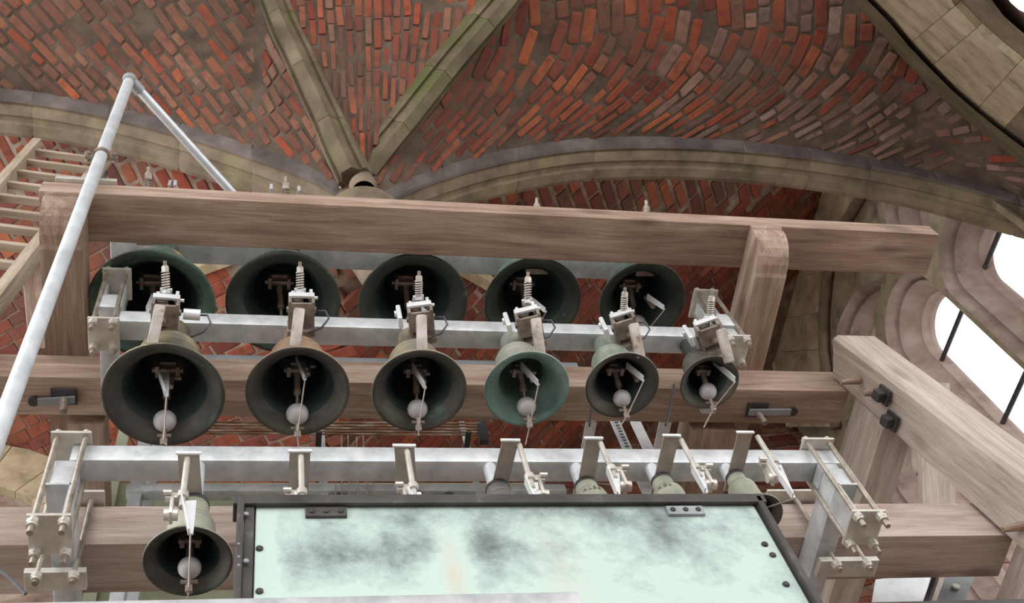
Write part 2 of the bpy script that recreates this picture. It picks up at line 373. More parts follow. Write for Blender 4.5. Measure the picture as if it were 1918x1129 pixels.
def S_mid(s, w_):
    """s from -1 (left rib) to 1 (right rib)"""
    uL, uR = w_/KL, w_/KR; t = (s+1)/2
    zl, zr = fl(uL)+LIFT, fr(uR)+LIFT
    return V((XC-uL*(1-t)+uR*t, YW-w_, zl*(1-t)+zr*t+.10*w_*(1-s*s)*.6))
WMAX = 2.6
def mesh_poly(name, S, rows, m, **k):
    b = MB(); R = [[b.bm.verts.new(S(*q)) for q in r] for r in rows]
    for A, B in zip(R, R[1:]):
        for i in range(len(A)-1): b.bm.faces.new((A[i], A[i+1], B[i+1], B[i]))
    for f in b.bm.faces: f.smooth = True
    return b.build(name, m, None, **k)
# right web
rows = []
for i in range(61):
    X = XC+.02+(7.4-XC-.04)*i/60; wm = min(KR*(X-XC) if X < 4.1 else .875*(7.4-X)+.0, WMAX)
    wm = min(KR*(X-XC), 1.0*(7.4-X)+.35, WMAX)
    rows.append([(X, wm*j/16) for j in range(17)])
vault_r = mesh_poly('ceiling', S_right, rows, M_MORTAR); tag(vault_r, 'red brick vault web right of the centre ribs, courses sweeping round', kind='structure')
HB = 1.15
def hfun(w_): return 1.9*HB/2.2*(1-(max(1-w_/HB, 0))**2.2)-(.22*(w_-HB) if w_ > HB else 0)
def course_w(a, b_):
    s = 1.9*(max(1-b_/HB, 0))**1.2; return .146/math.sqrt(1+s*s)
cs = []
c = -1.0
while c < 7.3:
    pts = [(c+hfun(w_), w_) for w_ in [j*.06 for j in range(0, 42)]]
    cs.append(([p for p in pts if XC < p[0] < 7.6] or [(XC, 0), (XC+.01, .01)], course_w)); c += .145
def in_r(X, w_): return .015 < w_ < min(KR*(X-XC), 1.0*(7.4-X)+.30, WMAX)-.03 and random.random() > (.18 if w_ < .25 else .03)
def pick_r(X, w_):
    g = min(max((X-3.6)/2.6, 0), .85)*(1.0-.35*min(w_, 1))
    return B_GREY if random.random() < g else (B_RED if random.random() < .85 else B_DULL)
lay(vault_r, cs, S_right, .06, pick_r, inside=in_r, L=(.35, .19), gap=.025)
# left web
rows = []
for i in range(41):
    d = .02+4.6*i/40; wm = min(KL*d, WMAX); rows.append([(d, wm*j/16) for j in range(17)])
vault_l = mesh_poly('ceiling', S_left, rows, M_MORTAR); tag(vault_l, 'dull brown brick vault web left of the centre ribs behind the steel pipes', kind='structure')
def hl(w_): return 1.35*w_-.24*w_*w_
cs = []; c = -2.0
while c < 4.6:
    pts = [(c+hl(w_), w_) for w_ in [j*.07 for j in range(0, 37)]]
    pts = [p for p in pts if 0 < p[0] < 4.6]
    if len(pts) > 2: cs.append((pts, lambda d, w_: .15/math.sqrt(1+(1.35-.48*w_)**2)))
    c += .15
lay(vault_l, cs, S_left, .06, lambda a, b_: B_DULL if random.random() < .86 else B_RED, inside=lambda d, w_: .015 < w_ < min(KL*d, WMAX)-.03 and random.random() > .05, L=(.29, .16), gap=.026)
# centre web
rows = [[(-1+2*j/12, .03+WMAX*i/30) for j in range(13)] for i in range(31)]
vault_m = mesh_poly('ceiling', S_mid, rows, M_MORTAR); tag(vault_m, 'narrow red brick vault web rising between the two centre ribs', kind='structure')
cs = []
k = -22
while k < 26:
    x = k*.1; pts = []
    for j in range(60):
        w_ = .06+j*.045; uL, uR = w_/KL, w_/KR; dx = x*(.55+.3*w_)
        t = (dx+uL)/(uL+uR)
        if .03 < t < .97: pts.append((2*t-1, w_))
    if len(pts) > 3: cs.append((pts, lambda a, b_: .1*(.55+.3*b_)))
    k += 1
lay(vault_m, cs, S_mid, .06, lambda a, b_: B_RED if random.random() < .6 else B_DULL, inside=lambda s, w_: abs(s) < .95 and w_ < WMAX, L=(.33, .2), gap=.022)
# the rest of the vault, over and behind the camera
b = MB().box((2.6, -2.6, 11.75), (12, 7.6, .3)); b.box((3.2, .0, 12.2), (16, 4, .2)); o = b.build('ceiling', M_MORTAR); tag(o, 'brick vault overhead, nearer than the ribs', kind='structure')

# stone wall arches (trim) : voussoirs with a moulded profile
PROF = [(.0, .06), (.0, 0), (.05, -.13), (.075, -.145), (.095, -.125), (.12, -.15), (.19, -.175), (.205, -.155), (.25, -.165), (.27, -.19), (.36, -.195), (.40, -.17), (.42, -.02), (.42, .06)]
def arch(name, label, joints, dirn, m):
    root = empty(name, (XC+dirn*3.3, YW+.2, 9.2), label, kind='structure')
    for a, c in zip(joints, joints[1:]):
        rings = []; n = max(3, int((c-a)/.12))
        for i in range(n+1):
            d = a+(c-a)*i/n; k = .955 if i in (0, n) else 1.0
            rings.append([(XC+dirn*d, YW+.21+(y-.21)*k, zwall(dirn*d)-.05+(z+.05)*k) for y, z in PROF])
            if i in (0, n): 
                d2 = d+(.014 if i == 0 else -.014); rg = [(XC+dirn*d2, YW+y, zwall(dirn*d2)+z) for y, z in PROF]
                rings.insert(len(rings) if i == 0 else len(rings)-1, rg)
        b = MB().sweep(rings, closed=True); np_ = len(PROF)
        for k, f in enumerate(b.bm.faces):
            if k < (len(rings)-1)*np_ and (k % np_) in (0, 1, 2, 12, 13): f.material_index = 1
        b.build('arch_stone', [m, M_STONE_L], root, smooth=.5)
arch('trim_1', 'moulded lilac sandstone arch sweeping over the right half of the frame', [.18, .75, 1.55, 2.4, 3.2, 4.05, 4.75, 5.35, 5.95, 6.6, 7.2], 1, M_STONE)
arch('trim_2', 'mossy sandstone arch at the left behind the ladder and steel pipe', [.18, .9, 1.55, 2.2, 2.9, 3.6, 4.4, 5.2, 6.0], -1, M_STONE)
RP = [(-.15, .18), (-.15, .03), (-.125, .0), (-.10, .02), (-.055, -.085), (.055, -.085), (.10, .02), (.125, 0), (.15, .03), (.15, .18)]
def rib(name, label, pts, ext, m, kind='structure'):
    P = [p for u, p in pts]
    if ext: P = P+[P[-1]+(P[-1]-P[-2])*j*1.3 for j in range(1, 4)]
    root = empty(name, P[0], label, kind=kind)
    def at(i, f): return P[i]+(P[i+1]-P[i])*f
    def ring(p, t):
        side = V((0, 0, 1)).cross(t).normalized(); nn = t.cross(side)
        return [p+side*(-x)*.92+nn*z*1.05+nn*.05 for x, z in RP]
    tt = [(P[min(i+1, len(P)-1)]-P[max(i-1, 0)]).normalized() for i in range(len(P))]
    steps = 4; seq = []
    for i in range(len(P)-1):
        for s in range(steps): f = s/steps; seq.append(ring(at(i, f), tt[i].lerp(tt[i+1], f).normalized()))
    seq.append(ring(P[-1], tt[-1]))
    n = 7
    for s in range(0, len(seq)-1, n):
        part = [list(r) for r in seq[s:s+n+1]]
        if len(part) < 2: continue
        ce = sum(part[-1], V((0, 0, 0)))/len(part[-1]); e_ = [V(a).lerp(V(b_), .06) for a, b_ in zip(part[-1], part[-2])]; part = part[:-1]+[e_, [ce+(V(a)-ce)*.93 for a in part[-1]]]
        MB().sweep(part, closed=True).build('rib_stone', m, root, smooth=.5)
rib('trim_3', 'mossy stone vault rib rising to the upper left from the corbel', rl, True, M_RIB)
rib('trim_4', 'stone vault rib rising to the upper right from the corbel', rr, True, M_RIB)
# ribs of the bay behind, springing from the same corbel
def backrib(name, label, sgn):
    pts = []
    for u in (.15, .5, .9, 1.4, 2.0, 2.7): pts.append((u, V((XC+sgn*u, YW+.3+u*.85, 8.95+1.55*(1-math.exp(-u*1.1))+.33*u))))
    rib(name, label, pts, False, M_STONEY)
backrib('trim_5', 'yellow stone rib going back to the left behind the big bells', -1)
backrib('trim_6', 'yellow stone rib going back to the right behind the big bells', 1)
# corbel
cb = empty('trim_7', (XC, 3.86, 7.6), 'round moulded stone corbel where the vault ribs meet', kind='structure')
MB().lathe([(0, 8.90), (.31, 8.90), (.335, 8.87), (.335, 8.83), (.315, 8.80), (.305, 8.78), (.30, 8.72), (.29, 8.62), (.22, 8.52), (.225, 8.46), (.15, 8.2), (.09, 7.9), (.0, 7.6)], (XC, 3.86, 0), 48).build('capital', M_STONE, cb, smooth=.7)
MB().lathe([(0, 9.40), (.075, 9.34), (.09, 9.25), (.09, 9.14), (.115, 9.10), (.115, 9.05), (.095, 9.02), (.095, 8.98)], (XC-.005, 3.62, 0), 20).build('shaft', M_STONE, cb)
MB().lathe([(0, 9.4), (.25, 9.3), (.25, 9.1), (.28, 8.90), (0, 8.90)], (XC, 3.9, 0), 24).build('springer', M_RIB, cb)
# --- bay behind: sloping brick ceiling, back wall
def S_back(X, Y):
    d = abs(X-XC)
    return V((X, Y, 9.75+.63*d*(1-.0156*d)+.04*(Y-4.1)))
bayc = grid('ceiling', S_back, [XC+(-4.4+11.2*i/40) for i in range(41)], [4.06+4.5*j/12 for j in range(13)], M_MORTARP)
tag(bayc, 'red brick vault of the bay behind the right arch, laid in chevrons', kind='structure')
cs = []
def hb(y): return (.55 if y < 5.0 else -.55)
c = -4.0
while c < 8.0:
    p1 = []; p2 = []
    for j in range(9): y = 4.08+j*.11; p1.append((c+(y-4.08)*.55, y))
    x0 = p1[-1][0]
    for j in range(40): y = 4.98+j*.09; p2.append((x0-(y-4.98)*1.1, y))
    ok = lambda q: -3.5 < q[0] < 7.45
    p1 = [q for q in p1 if ok(q)]; p2 = [q for q in p2 if ok(q)]
    if len(p1) > 1: cs.append((p1, .165))
    if len(p2) > 1: cs.append((p2, .155))
    c += .185
lay(bayc, cs, S_back, .06, lambda a, b_: B_RED if random.random() < .9 else B_DULL, limit=290, L=(.40, .22), gap=.035)
def S_wall(X, z): return V((X, 8.2, z))
wb = MB().box((1.8, 8.35, 7.2), (15, .28, 17.6)).build('wall_back', M_MORTARP); tag(wb, 'red brick back wall seen in the gaps below the middle timber', kind='structure')
cs = []
z = 8.6; k = 0
while z < 14.9:
    cs.append(([(-4.6+.2*j+.15*(k % 2), z+.16*math.sin((-4.6+.2*j)*.9)) for j in range(66)], .15)); z += .152; k += 1
def notarch(X, z):
    return math.hypot(X+3.1, (z-10.1)) > 2.15 or z < 9.2
lay(wb, cs, S_wall, .06, lambda a, b_: B_RED if random.random() < .4 else B_DULL, limit=290, L=(.42, .2), gap=.035, inside=notarch)
# stone blind arch on the back wall, lower left
ra = empty('trim_8', (-3.1, 8.1, 8.6), 'yellow stone arch ring on the back wall at the lower left', kind='structure')
for i in range(9):
    a0 = math.radians(172-i*19); a1 = a0-math.radians(18.6)
    for r0, r1, y0, m in ((1.15, 1.88, .10, M_STONEY), (1.90, 2.12, .06, M_STONE)):
        pts = [(-3.1+r*math.cos(a), 8.22, 10.1+r*math.sin(a)) for r, a in ((r0, a0), (r1, a0), (r1, (a0+a1)/2), (r1, a1), (r0, a1), (r0, (a0+a1)/2))]
        MB().prism(pts, (0, -y0, 0)).build('arch_stone', m, ra)
# --- right side wall of the bay with lancet lights, real openings in three stepped orders
XS = 7.2
def opening(Yc, hw, zt, zb):
    return [(Yc-hw, zb)]+[(Yc-hw*math.cos(math.pi*k/16), zt+hw*1.05*math.sin(math.pi*k/16)) for k in range(17)]+[(Yc+hw, zb)]
LIGHTS = [(4.42, .34, 10.18, 5.0), (5.60, .36, 10.77, 5.0), (7.02, .36, 10.2, 5.0)]
EYES = [[(5.50, 11.62), (5.72, 11.98), (6.10, 12.22), (6.55, 12.3), (6.92, 12.1), (7.0, 11.7), (6.85, 11.3), (6.45, 11.15), (6.22, 11.3), (5.9, 11.58)],
        [(4.30, 11.2), (4.36, 11.6), (4.52, 11.95), (4.72, 12.0), (4.90, 11.75), (4.88, 11.45), (4.66, 11.15), (4.45, 11.05)]]
def eye(E_, sc):
    cy = sum(p[0] for p in E_)/len(E_); cz = sum(p[1] for p in E_)/len(E_); n = len(E_); pts = []
    for i in range(n):
        p0, p1, p2, p3 = E_[i-1], E_[i], E_[(i+1) % n], E_[(i+2) % n]
        for t in (0, .25, .5, .75):
            pts.append(tuple(cc+sc*(.5*(2*b+(c-a)*t+(2*a-5*b+4*c-d)*t*t+(3*b-a-3*c+d)*t**3)-cc) for a, b, c, d, cc in zip(p0, p1, p2, p3, (cy, cz))))
    return pts
def wall_layer(name, x0, th, grow, sc, m, parent):
    cu = bpy.data.curves.new(name, 'CURVE'); cu.dimensions = '2D'; cu.fill_mode = 'BOTH'; cu.extrude = th/2
    def spl(pts):
        s = cu.splines.new('POLY'); s.points.add(len(pts)-1)
        for p, q in zip(s.points, pts): p.co = (q[0], q[1], 0, 1)
        s.use_cyclic_u = True
    spl([(3.80, 4.2), (8.2, 4.2), (8.2, 13.4), (5.0, 13.4), (4.4, 11.75), (4.0, 10.68), (3.8, 10.18)])
    for Yc, hw, zt, zb in LIGHTS: spl(opening(Yc, hw+grow, zt, zb-grow))
    for E_ in EYES: spl(eye(E_, sc))
    o0 = bpy.data.objects.new('tmp', cu); COL.objects.link(o0); dg = bpy.context.evaluated_depsgraph_get()
    me = bpy.data.meshes.new_from_object(o0.evaluated_get(dg)); bpy.data.objects.remove(o0)
    me.materials.clear(); me.materials.append(m); me.name = name
    o = bpy.data.objects.new(name, me)
    M = Matrix(((0, 0, 1, x0+th/2), (1, 0, 0, 0), (0, 1, 0, UP), (0, 0, 0, 1)))
    return link(o, M, parent)
win = empty('window_1', (XS, 6, 4.2), 'tall round-headed stone tracery lights open to white sky at right', kind='structure')
wall_layer('front_face', XS, .05, .21, 1.0, M_STONEW, win)
wall_layer('back_face', XS+.44, .05, .0, .56, M_STONEP, win)
# moulded reveals: fillet, hollow, roll, broad splay, thin edge
RV = [(.0, 1.0), (.03, .97), (.06, .90), (.105, .84), (.15, .80), (.19, .77), (.165, .71), (.14, .66), (.165, .60), (.22, .52), (.29, .36), (.345, .20), (.36, .14), (.355, .10), (.375, .06), (.44, .0), (.455, -.05), (.51, -.05)]
for Yc, hw, zt, zb in LIGHTS:
    rings = [[(XS+x, y, z) for y, z in opening(Yc, hw+.21*g, zt, zb-.21*g)] for x, g in RV]
    MB().sweep(rings).build('reveal', M_STONEP, win, smooth=.9)
for E_ in EYES:
    rings = [[(XS+x, y, z) for y, z in eye(E_, .56+.44*g)] for x, g in RV]
    MB().sweep(rings, closed=True, caps=False).build('reveal', M_STONEP, win, smooth=.9)
for (Yc, hw, zt, zb), zs in zip(LIGHTS, (10.36, 10.56, 10.3)):
    for k in range(3):
        z2 = zs-1.3*k
        MB().cyl((XS+.40, Yc-hw-.03, z2-.03), (XS+.40, Yc+hw+.03, z2+.05), .028, 10).build('saddle_bar', M_IRON, win)
# ashlar string blocks above the lights
sb = empty('trim_9', (XS-.1, 6.3, 12.6), 'band of yellow ashlar blocks between the bay vault and the window tracery', kind='structure')
edge_l = [(1530, 325), (1517, 347), (1482, 440), (1462, 530), (1455, 603), (1460, 660), (1475, 740), (1492, 800)]
edge_r = [(1650, 325), (1628, 350), (1580, 430), (1556, 510), (1549, 585), (1549, 655), (1560, 740), (1572, 800)]
for i, (a, c) in enumerate(((0, 2), (2, 3), (3, 4), (4, 5), (5, 7))):
    L_ = [atX(*q, XS-.02) for q in edge_l[a:c+1]]; R_ = [atX(*q, XS-.02) for q in edge_r[a:c+1]]
    pts = L_+R_[::-1]; cen = sum(pts, V((0, 0, 0)))/len(pts); pts = [cen+(p-cen)*.992 for p in pts]
    MB().prism(pts, (-.12, 0, 0)).build('ashlar_block', M_STONEY, sb)
    mo = [L_[0]]+[p for p in L_[1:]]; 
    MB().tube([p+V((-.10, 0, 0)) for p in L_], .05, 8).build('roll_moulding', M_STONEY, sb, smooth=1)
    MB().tube([p+V((-.06, 0, -.03)) for p in R_], .07, 8).build('roll_moulding', M_STONE, sb, smooth=1)
# --- facet at the upper right: wall of ashlar voussoirs under the vault with a tracery window
PA, PB = V((7.42, 3.45, 0)), V((5.2, 1.85, 0)); TD = (PB-PA).normalized(); NR = V((-TD.y, TD.x, 0)); NR = NR if NR.y < 0 or NR.x < 0 else -NR
if NR.dot(-PA) < 0: NR = -NR
LEN = (PB-PA).length
def onf(x, y, off=0):
    d = ray(x, y); q = (PA+NR*off); t = q.dot(NR)/d.dot(NR); return d*t
fw = empty('wall_right', (6.3, 2.7, 7.0), 'angled stone wall at the upper right below the vault', kind='structure')
low = [(1560, -32), (1600, 8), (1640, 50), (1680, 98), (1720, 140), (1765, 186), (1810, 226), (1860, 266), (1918, 312), (1990, 368)]
mid = [(1580, -42), (1622, -2), (1664, 40), (1700, 84), (1740, 126), (1784, 170), (1828, 208), (1876, 246), (1934, 290), (2004, 344)]
upp = [(1680, -130), (1730, -88), (1775, -42), (1800, 0), (1840, 42), (1880, 78), (1918, 108), (1968, 146), (2030, 196), (2100, 250)]
up2 = [(1760, -150), (1800, -100), (1835, -55), (1850, -10), (1880, 30), (1905, 52), (1940, 82), (1990, 118), (2050, 168), (2120, 220)]
MB().sweep([[onf(*q), onf(*q, .10), onf(*m_, .10), onf(*m_)] for q, m_ in zip(low, mid)], closed=True).build('moulding', M_RIB, fw, smooth=.6)
for a, c in ((0, 1), (1, 3), (3, 4), (4, 6), (6, 7), (7, 9)):
    pts = [onf(*q) for q in mid[a:c+1]]+[onf(*q) for q in upp[a:c+1]][::-1]
    cen = sum(pts, V((0, 0, 0)))/len(pts); pts = [cen+(p-cen)*.99 for p in pts]
    MB().prism(pts, NR*.05).build('voussoir', M_STONEY if a < 7 else M_STONE, fw)
MB().sweep([[onf(*q), onf(*q, -.12), onf(*m_, -.28), onf(*m_, -.05)] for q, m_ in zip(upp, up2)], closed=True).build('hollow_moulding', M_STONE, fw, smooth=.6)
MB().prism([onf(*q, -.40) for q in mid]+[onf(*q, -.40) for q in up2[::-1]], NR*-.1).build('backing', M_STONE, fw)
tr = [(1735, -80), (1800, -8), (1850, 36), (1890, 52), (1930, 68), (1985, 100), (2040, 150)]
ti = [(1800, -120), (1868, -30), (1890, 2), (1908, 18), (1932, 30), (1980, 60), (2060, 110)]
MB().sweep([[onf(*q, -.12), onf(*q, -.35), onf(*m_, -.35), onf(*m_, -.16)] for q, m_ in zip(tr, ti)], closed=True).build('tracery_cusp', M_STONEP, fw, smooth=.6)
o = MB().box((7.85, 3.55, 4.0), (.75, .6, 11.2), None, .05).build('trim_10', M_STONE); tag(o, 'stone corner pier that carries the right end of the arch', kind='structure')
# ================================================================== TIMBER FRAME
def timber(name, p, q, w_, h, m, label, bev=.008):
    o = beam(name, p, q, w_, h, m, bev=bev); return tag(o, label, 'timber')
# top timber : front face 22..., flat-laid
tl = atY(62, 349, 2.22); trr = atY(1754, 425, 2.22)
TT_Z0, TT_Z1 = 5.317, 5.432; XL_, XR_ = atY(60, 390, 2.24).x, atY(1758, 470, 2.3).x
top = timber('timber_beam', (XL_, 2.342, (TT_Z0+TT_Z1)/2), (XR_, 2.342, (TT_Z0+TT_Z1)/2), .245, TT_Z1-TT_Z0, M_TIMBER, 'topmost long brown timber resting on two round-ended joists', .006)
midt = timber('timber_beam', (-2.2, 3.07, 5.019), (3.05, 3.07, 5.019), .205, .203, M_TIMBER, 'middle long timber behind the row of six bells')
lowt = timber('timber_beam', (-2.2, 3.087, 3.838), (3.30, 3.087, 3.838),   .235, .235, M_LOW, 'lowest long timber behind the copper cabinet')
# round-ended joists
def joist(x0, x1, label):
    pr = [(2.22, 5.317), (2.22, 5.30), (2.235, 5.285), (2.232, 5.275)]
    for k in range(7):
        a = math.pi/2*k/6; pr.append((2.40-.175*math.cos(a), 5.275-.15*math.sin(a)))
    pr += [(2.42, 5.118), (3.6, 5.118), (3.6, 5.317)]
    root = None
    b = MB().prism([(x0, y, z) for y, z in pr], (x1-x0, 0, 0))
    o = b.build('floor_joist', M_TIMBER, None, origin=((x0+x1)/2, 2.9, 5.118), R=frame((0, 1, 0)))
    tag(o, label, 'joist', 'round-ended joists under the top timber'); return o
joist(-.972, -.79, 'left round-ended wooden joist behind the steel pipe')
joist(2.468, 2.637, 'right round-ended wooden joist under the top timber')
o = timber('timber_post', atY(78, 665, 3.12)+V((0, 0, -.02)), atY(78, 560, 3.12)+V((-.1, 0, .3)), .10, .10, M_TIMBER, 'short dark timber between the ladder and the left joist')
# lower joists, going back below the middle timber
def backjoist(pxl, pxr, z, label):
    a = atZ(*pxl, z); c = atZ(*pxr, z)
    o = beam('floor_joist', ((a.x+c.x)/2, 3.22, z+.1), ((a.x+c.x)/2, 5.2, z+.1), c.x-a.x, .2, M_TIMBER)
    return tag(o, label, 'joist', 'joists going back over the lowest timber')
backjoist((127, 800), (194, 800), 4.917, 'left brown joist going back above the left clamp of the lowest tube')
backjoist((1296, 815), (1382, 815), 4.917, 'right brown joist going back under the middle timber near the wedge plate')
# raking corner post
def xl(z): return 3.11+(4.4-z)*.22
def xrid(z): return 3.113+(4.4-z)*.262
def xrear(z): return 3.117+(4.4-z)*.178
ptop, pbot = 5.09, 1.0
rings = []
for z in (ptop, ptop-.05, 4.2, 3.0, pbot):
    k = .035 if z == ptop else 0
    a_, c_ = xrid(z), xrear(z); w_ = .25
    rings.append([(a_+.02+k, 2.70+k, z), (a_+w_-.02-k, 2.70+k, z), (a_+w_-k, 2.72+k, z), (a_+w_-k, 2.95-k, z), (c_+k, 2.95-k, z), (a_+k, 2.72+k, z)])
ax = V((-.22, 0, 1)).normalized()
post = MB().sweep(rings, closed=True).build('corner_post', M_OAK, None, origin=(xl(3.2), 2.82, 3.2), R=frame(ax, (0, -1, 0)), smooth=.5)
tag(post, 'thick silver-grey raking corner post at the right with two square iron plates', 'timber post')
nl = V((-1, 0, -.22)).normalized(); Rp = Matrix((ax, V((0, 1, 0)), nl)).transposed()
def onpost(x, y, off=0):
    d = ray(x, y); q = V((xl(4.4), 2.8, 4.4))+nl*off; return d*(q.dot(nl)/d.dot(nl))
for q in ((1657, 740), (1672, 788)):
    p = onpost(*q)
    pl = MB().box(p+nl*.006, (.085, .085, .014), Rp, .003).build('washer_plate', M_IRON, post)
    MB().box(p+nl*.032+ax*.005, (.055, .055, .045), Rp, .008).build('bolt_head', M_IRON, pl)
for q, L_ in (((1608, 712), .11), ((1632, 735), .05), ((1914, 985), .11)):
    p = onpost(*q); MB().cyl(p, p+nl*L_+V((0, .0, 0)), .022, 10, .012).build('peg', M_TIMBER, post)
def sidejoist(p, q, w_, h, label, m=M_OAK): return tag(beam('side_joist', p, q, w_, h, m, bev=.01), label, 'joist')
def sj(x0, x1, z0, z1, y1, label, m):
    o = MB().box(((x0+x1)/2, (2.955+y1)/2, (z0+z1)/2), (x1-x0, y1-2.955, z1-z0), None, .01).build('side_joist', m, None, origin=((x0+x1)/2, 4, z0), R=frame((0, 1, 0)), smooth=.5)
    return tag(o, label, 'joist')
sj(3.055, 3.235, 4.545, 4.86, 5.6, 'brown side joist going back from the corner post below its iron plates', M_OAK)
sj(3.305, 3.52, 3.15, 3.70, 5.2, 'pale side joist at the lower right corner of the frame', M_OAK)
p1 = atY(1745, 720, 3.5); p2 = atY(1757, 965, 4.0)
p2 = p2+(p2-p1)*((p2.z-3.55)/(p1.z-p2.z))
tag(beam('brace', p1, p2, .2, .1, M_OAK, up=(0, -1, .2), bev=.008), 'grey knotted brace seen below the corner post', 'timber')
# iron wedges on the middle timber
def wedge(px, px2, label, flip=1):
    p = atY(*px, 2.962); zz = 5.019-.203/2
    def und(x, y): return atZ(x, y, zz-.006)
    c = und(*px); root = empty('wedge_plate', c, label, 'iron wedge', 'iron wedges under the middle timber')
    MB().box(c+V((0, .0, .0)), (.115, .085, .014), None, .003).build('plate', M_IRON, root)
    q = und(*px2); d = (q-c); mid_ = c+d*.5+V((0, 0, -.018))
    MB().prism([c+V((-.05*flip, -.012, -.012)), q+V((0, -.02, -.01)), q+V((0, .012, -.01)), c+V((-.05*flip, .022, -.012))], (0, 0, -.014)).build('wedge', M_DULLST, root)
    MB().cyl(c+V((0, .01, -.01)), c+V((.012, .02, -.10)), .019, 12, .016).build('bolt', M_MECH, root)
    MB().cyl(q+V((.02*flip, 0, .004)), q+V((.02*flip, 0, -.014)), .024, 12).build('washer', M_IRON, root)
wedge((1418, 767), (1478, 769), 'iron wedge and bolt under the right end of the middle timber')
wedge((120, 742), (72, 750), 'iron wedge and bolt under the left end of the middle timber', -1)
# ================================================================== STEEL TUBES
def rhs(name, y0, z0, x0, x1, s, label):
    b = MB().box(((x0+x1)/2, y0+s/2, z0+s/2), (x1-x0, s, s), None, s*.13)
    o = b.build(name, M_GALV, None, smooth=.9); return tag(o, label, 'steel tube', 'square galvanised tubes that carry the bells')
rhs('square_tube', 2.71, 5.87, atY(193, 470, 2.65).x, atY(1242, 512, 2.7).x, .12, 'uppermost galvanised tube, behind the top timber')
rhs('square_tube', 2.58, 4.76, -.60, 2.30, .10, 'middle galvanised tube carrying six bells and their hammers')
rhs('square_tube', 2.63, 3.78, -.66, 2.42, .10, 'lowest galvanised tube, above the copper cabinet')
def nut(b, p, L_=.07):
    b.cyl(p, V(p)+V((0, 0, -.022)), .020, 6); b.cyl(V(p)+V((0, 0, -.022)), V(p)+V((0, 0, -.036)), .017, 12); return b
def bolt(root, x, y, ztop, zbot, tail=.07, r=.011):
    rod_ = MB().cyl((x, y, zbot-tail), (x, y, ztop), r, 12).build('rod', M_ROD, root, smooth=.6)
    MB().cyl((x, y, zbot), (x, y, zbot-.024), .021, 6).cyl((x, y, zbot-.024), (x, y, zbot-.036), .018, 12).build('nut', M_STAIN, root)
    MB().cyl((x, y, ztop+.012), (x, y, ztop+.03), .018, 6).build('nut', M_STAIN, root)
def clamp3(x0, x1, side, label, sp):
    root = empty('tube_clamp', ((x0+x1)/2, 2.7, 3.40), label, 'clamp')
    xm = (x0+x1)/2; w_ = x1-x0
    MB().box((xm, 2.665, 3.890), (w_, .17, .014), None, .003).build('top_plate', M_STAIN, root)
    MB().box((xm, 2.665, 3.397), (w_, .165, .014), None, .003).build('bottom_plate', M_STAIN, root)
    for x in (x0+.022, x1-.022):
        bolt(root, x, 2.602, 3.883, 3.39); bolt(root, x, 2.732, 3.883, 3.39)
    # arm: square hollow section running back under the timber
    wa = .085
    MB().box((xm, 3.15, 3.655), (wa, 1.08, .125), None, .012).build('arm', M_GALV, root, smooth=.9)
    MB().box((xm, 2.68, 3.748), (wa, .10, .06), None, .006).build('packer', M_GALV, root)
    # channel standing under the arm
    t = .010
    c = MB().box((xm-wa/2*side*-1-.0*side, 2.67, 3.497), (t, .15, .185)); c.box((xm, 2.67, 3.585), (wa, .15, t)); c.box((xm, 2.67, 3.41), (wa, .15, t))
    c.build('channel', M_GALV, root)
    # rear clamp round the timber
    (sa, sb_), (na, nb), (ua, ub) = sp
    X_ = lambda q, z: atZ(q[0], q[1], z).x
    l0, l1 = X_(sa, 3.55), X_(sb_, 3.55); u0, u1 = X_(ua, 3.97), X_(ub, 3.97)
    MB().box(((u0+u1)/2, 2.99, 3.975), (u1-u0, .16, .014), None, .003).build('upper_strap', M_STAIN, root)
    MB().box(((l0+l1)/2, 2.985, 3.545), (l1-l0, .085, .028), None, .003).build('lower_strap', M_STAIN, root)
    for q in (na, nb): bolt(root, X_(q, 3.5), 2.95, 3.968, 3.53, .05, .012)
clamp3(-.735, -.592, 1, 'left clamp holding the lowest tube to the lowest timber', (((47, 1085), (163, 1085)), ((68, 1105), (138, 1107)), ((120, 928), (196, 928))))
clamp3(2.262, 2.404, -1, 'right clamp holding the lowest tube beside the corner post', (((1524, 1080), (1632, 1080)), ((1560, 1095), (1617, 1092)), ((1435, 930), (1540, 930))))
def clamp2(x0, x1, label):
    root = empty('tube_clamp', ((x0+x1)/2, 2.64, 4.74), label, 'clamp')
    xm = (x0+x1)/2; w_ = x1-x0
    MB().box((xm, 2.64, 4.747), (w_, .165, .014), None, .003).build('bottom_plate', M_STAIN, root)
    MB().box((xm, 2.64, 5.235), (w_, .165, .014), None, .003).build('top_plate', M_STAIN, root)
    for x in (x0+.024, x1-.024):
        for y in (2.575, 2.70): bolt(root, x, y, 5.228, 4.74)
    MB().box((xm, 2.83, 4.925), (w_*.58, .52, .11), None, .01).build('arm', M_GALV, root, smooth=.9)
    c = MB().box((xm, 2.69, 5.1), (w_*.6, .01, .23)); c.box((xm-w_*.3, 2.66, 5.1), (.01, .06, .23)); c.box((xm+w_*.3, 2.66, 5.1), (.01, .06, .23)); c.box((xm, 2.64, 4.99), (w_*.6, .13, .012))
    c.build('channel', M_GALV, root)
clamp2(-.722, -.590, 'left clamp of the middle tube below the round-ended joist')
clamp2(2.205, 2.337, 'right clamp of the middle tube beside the smallest bell')
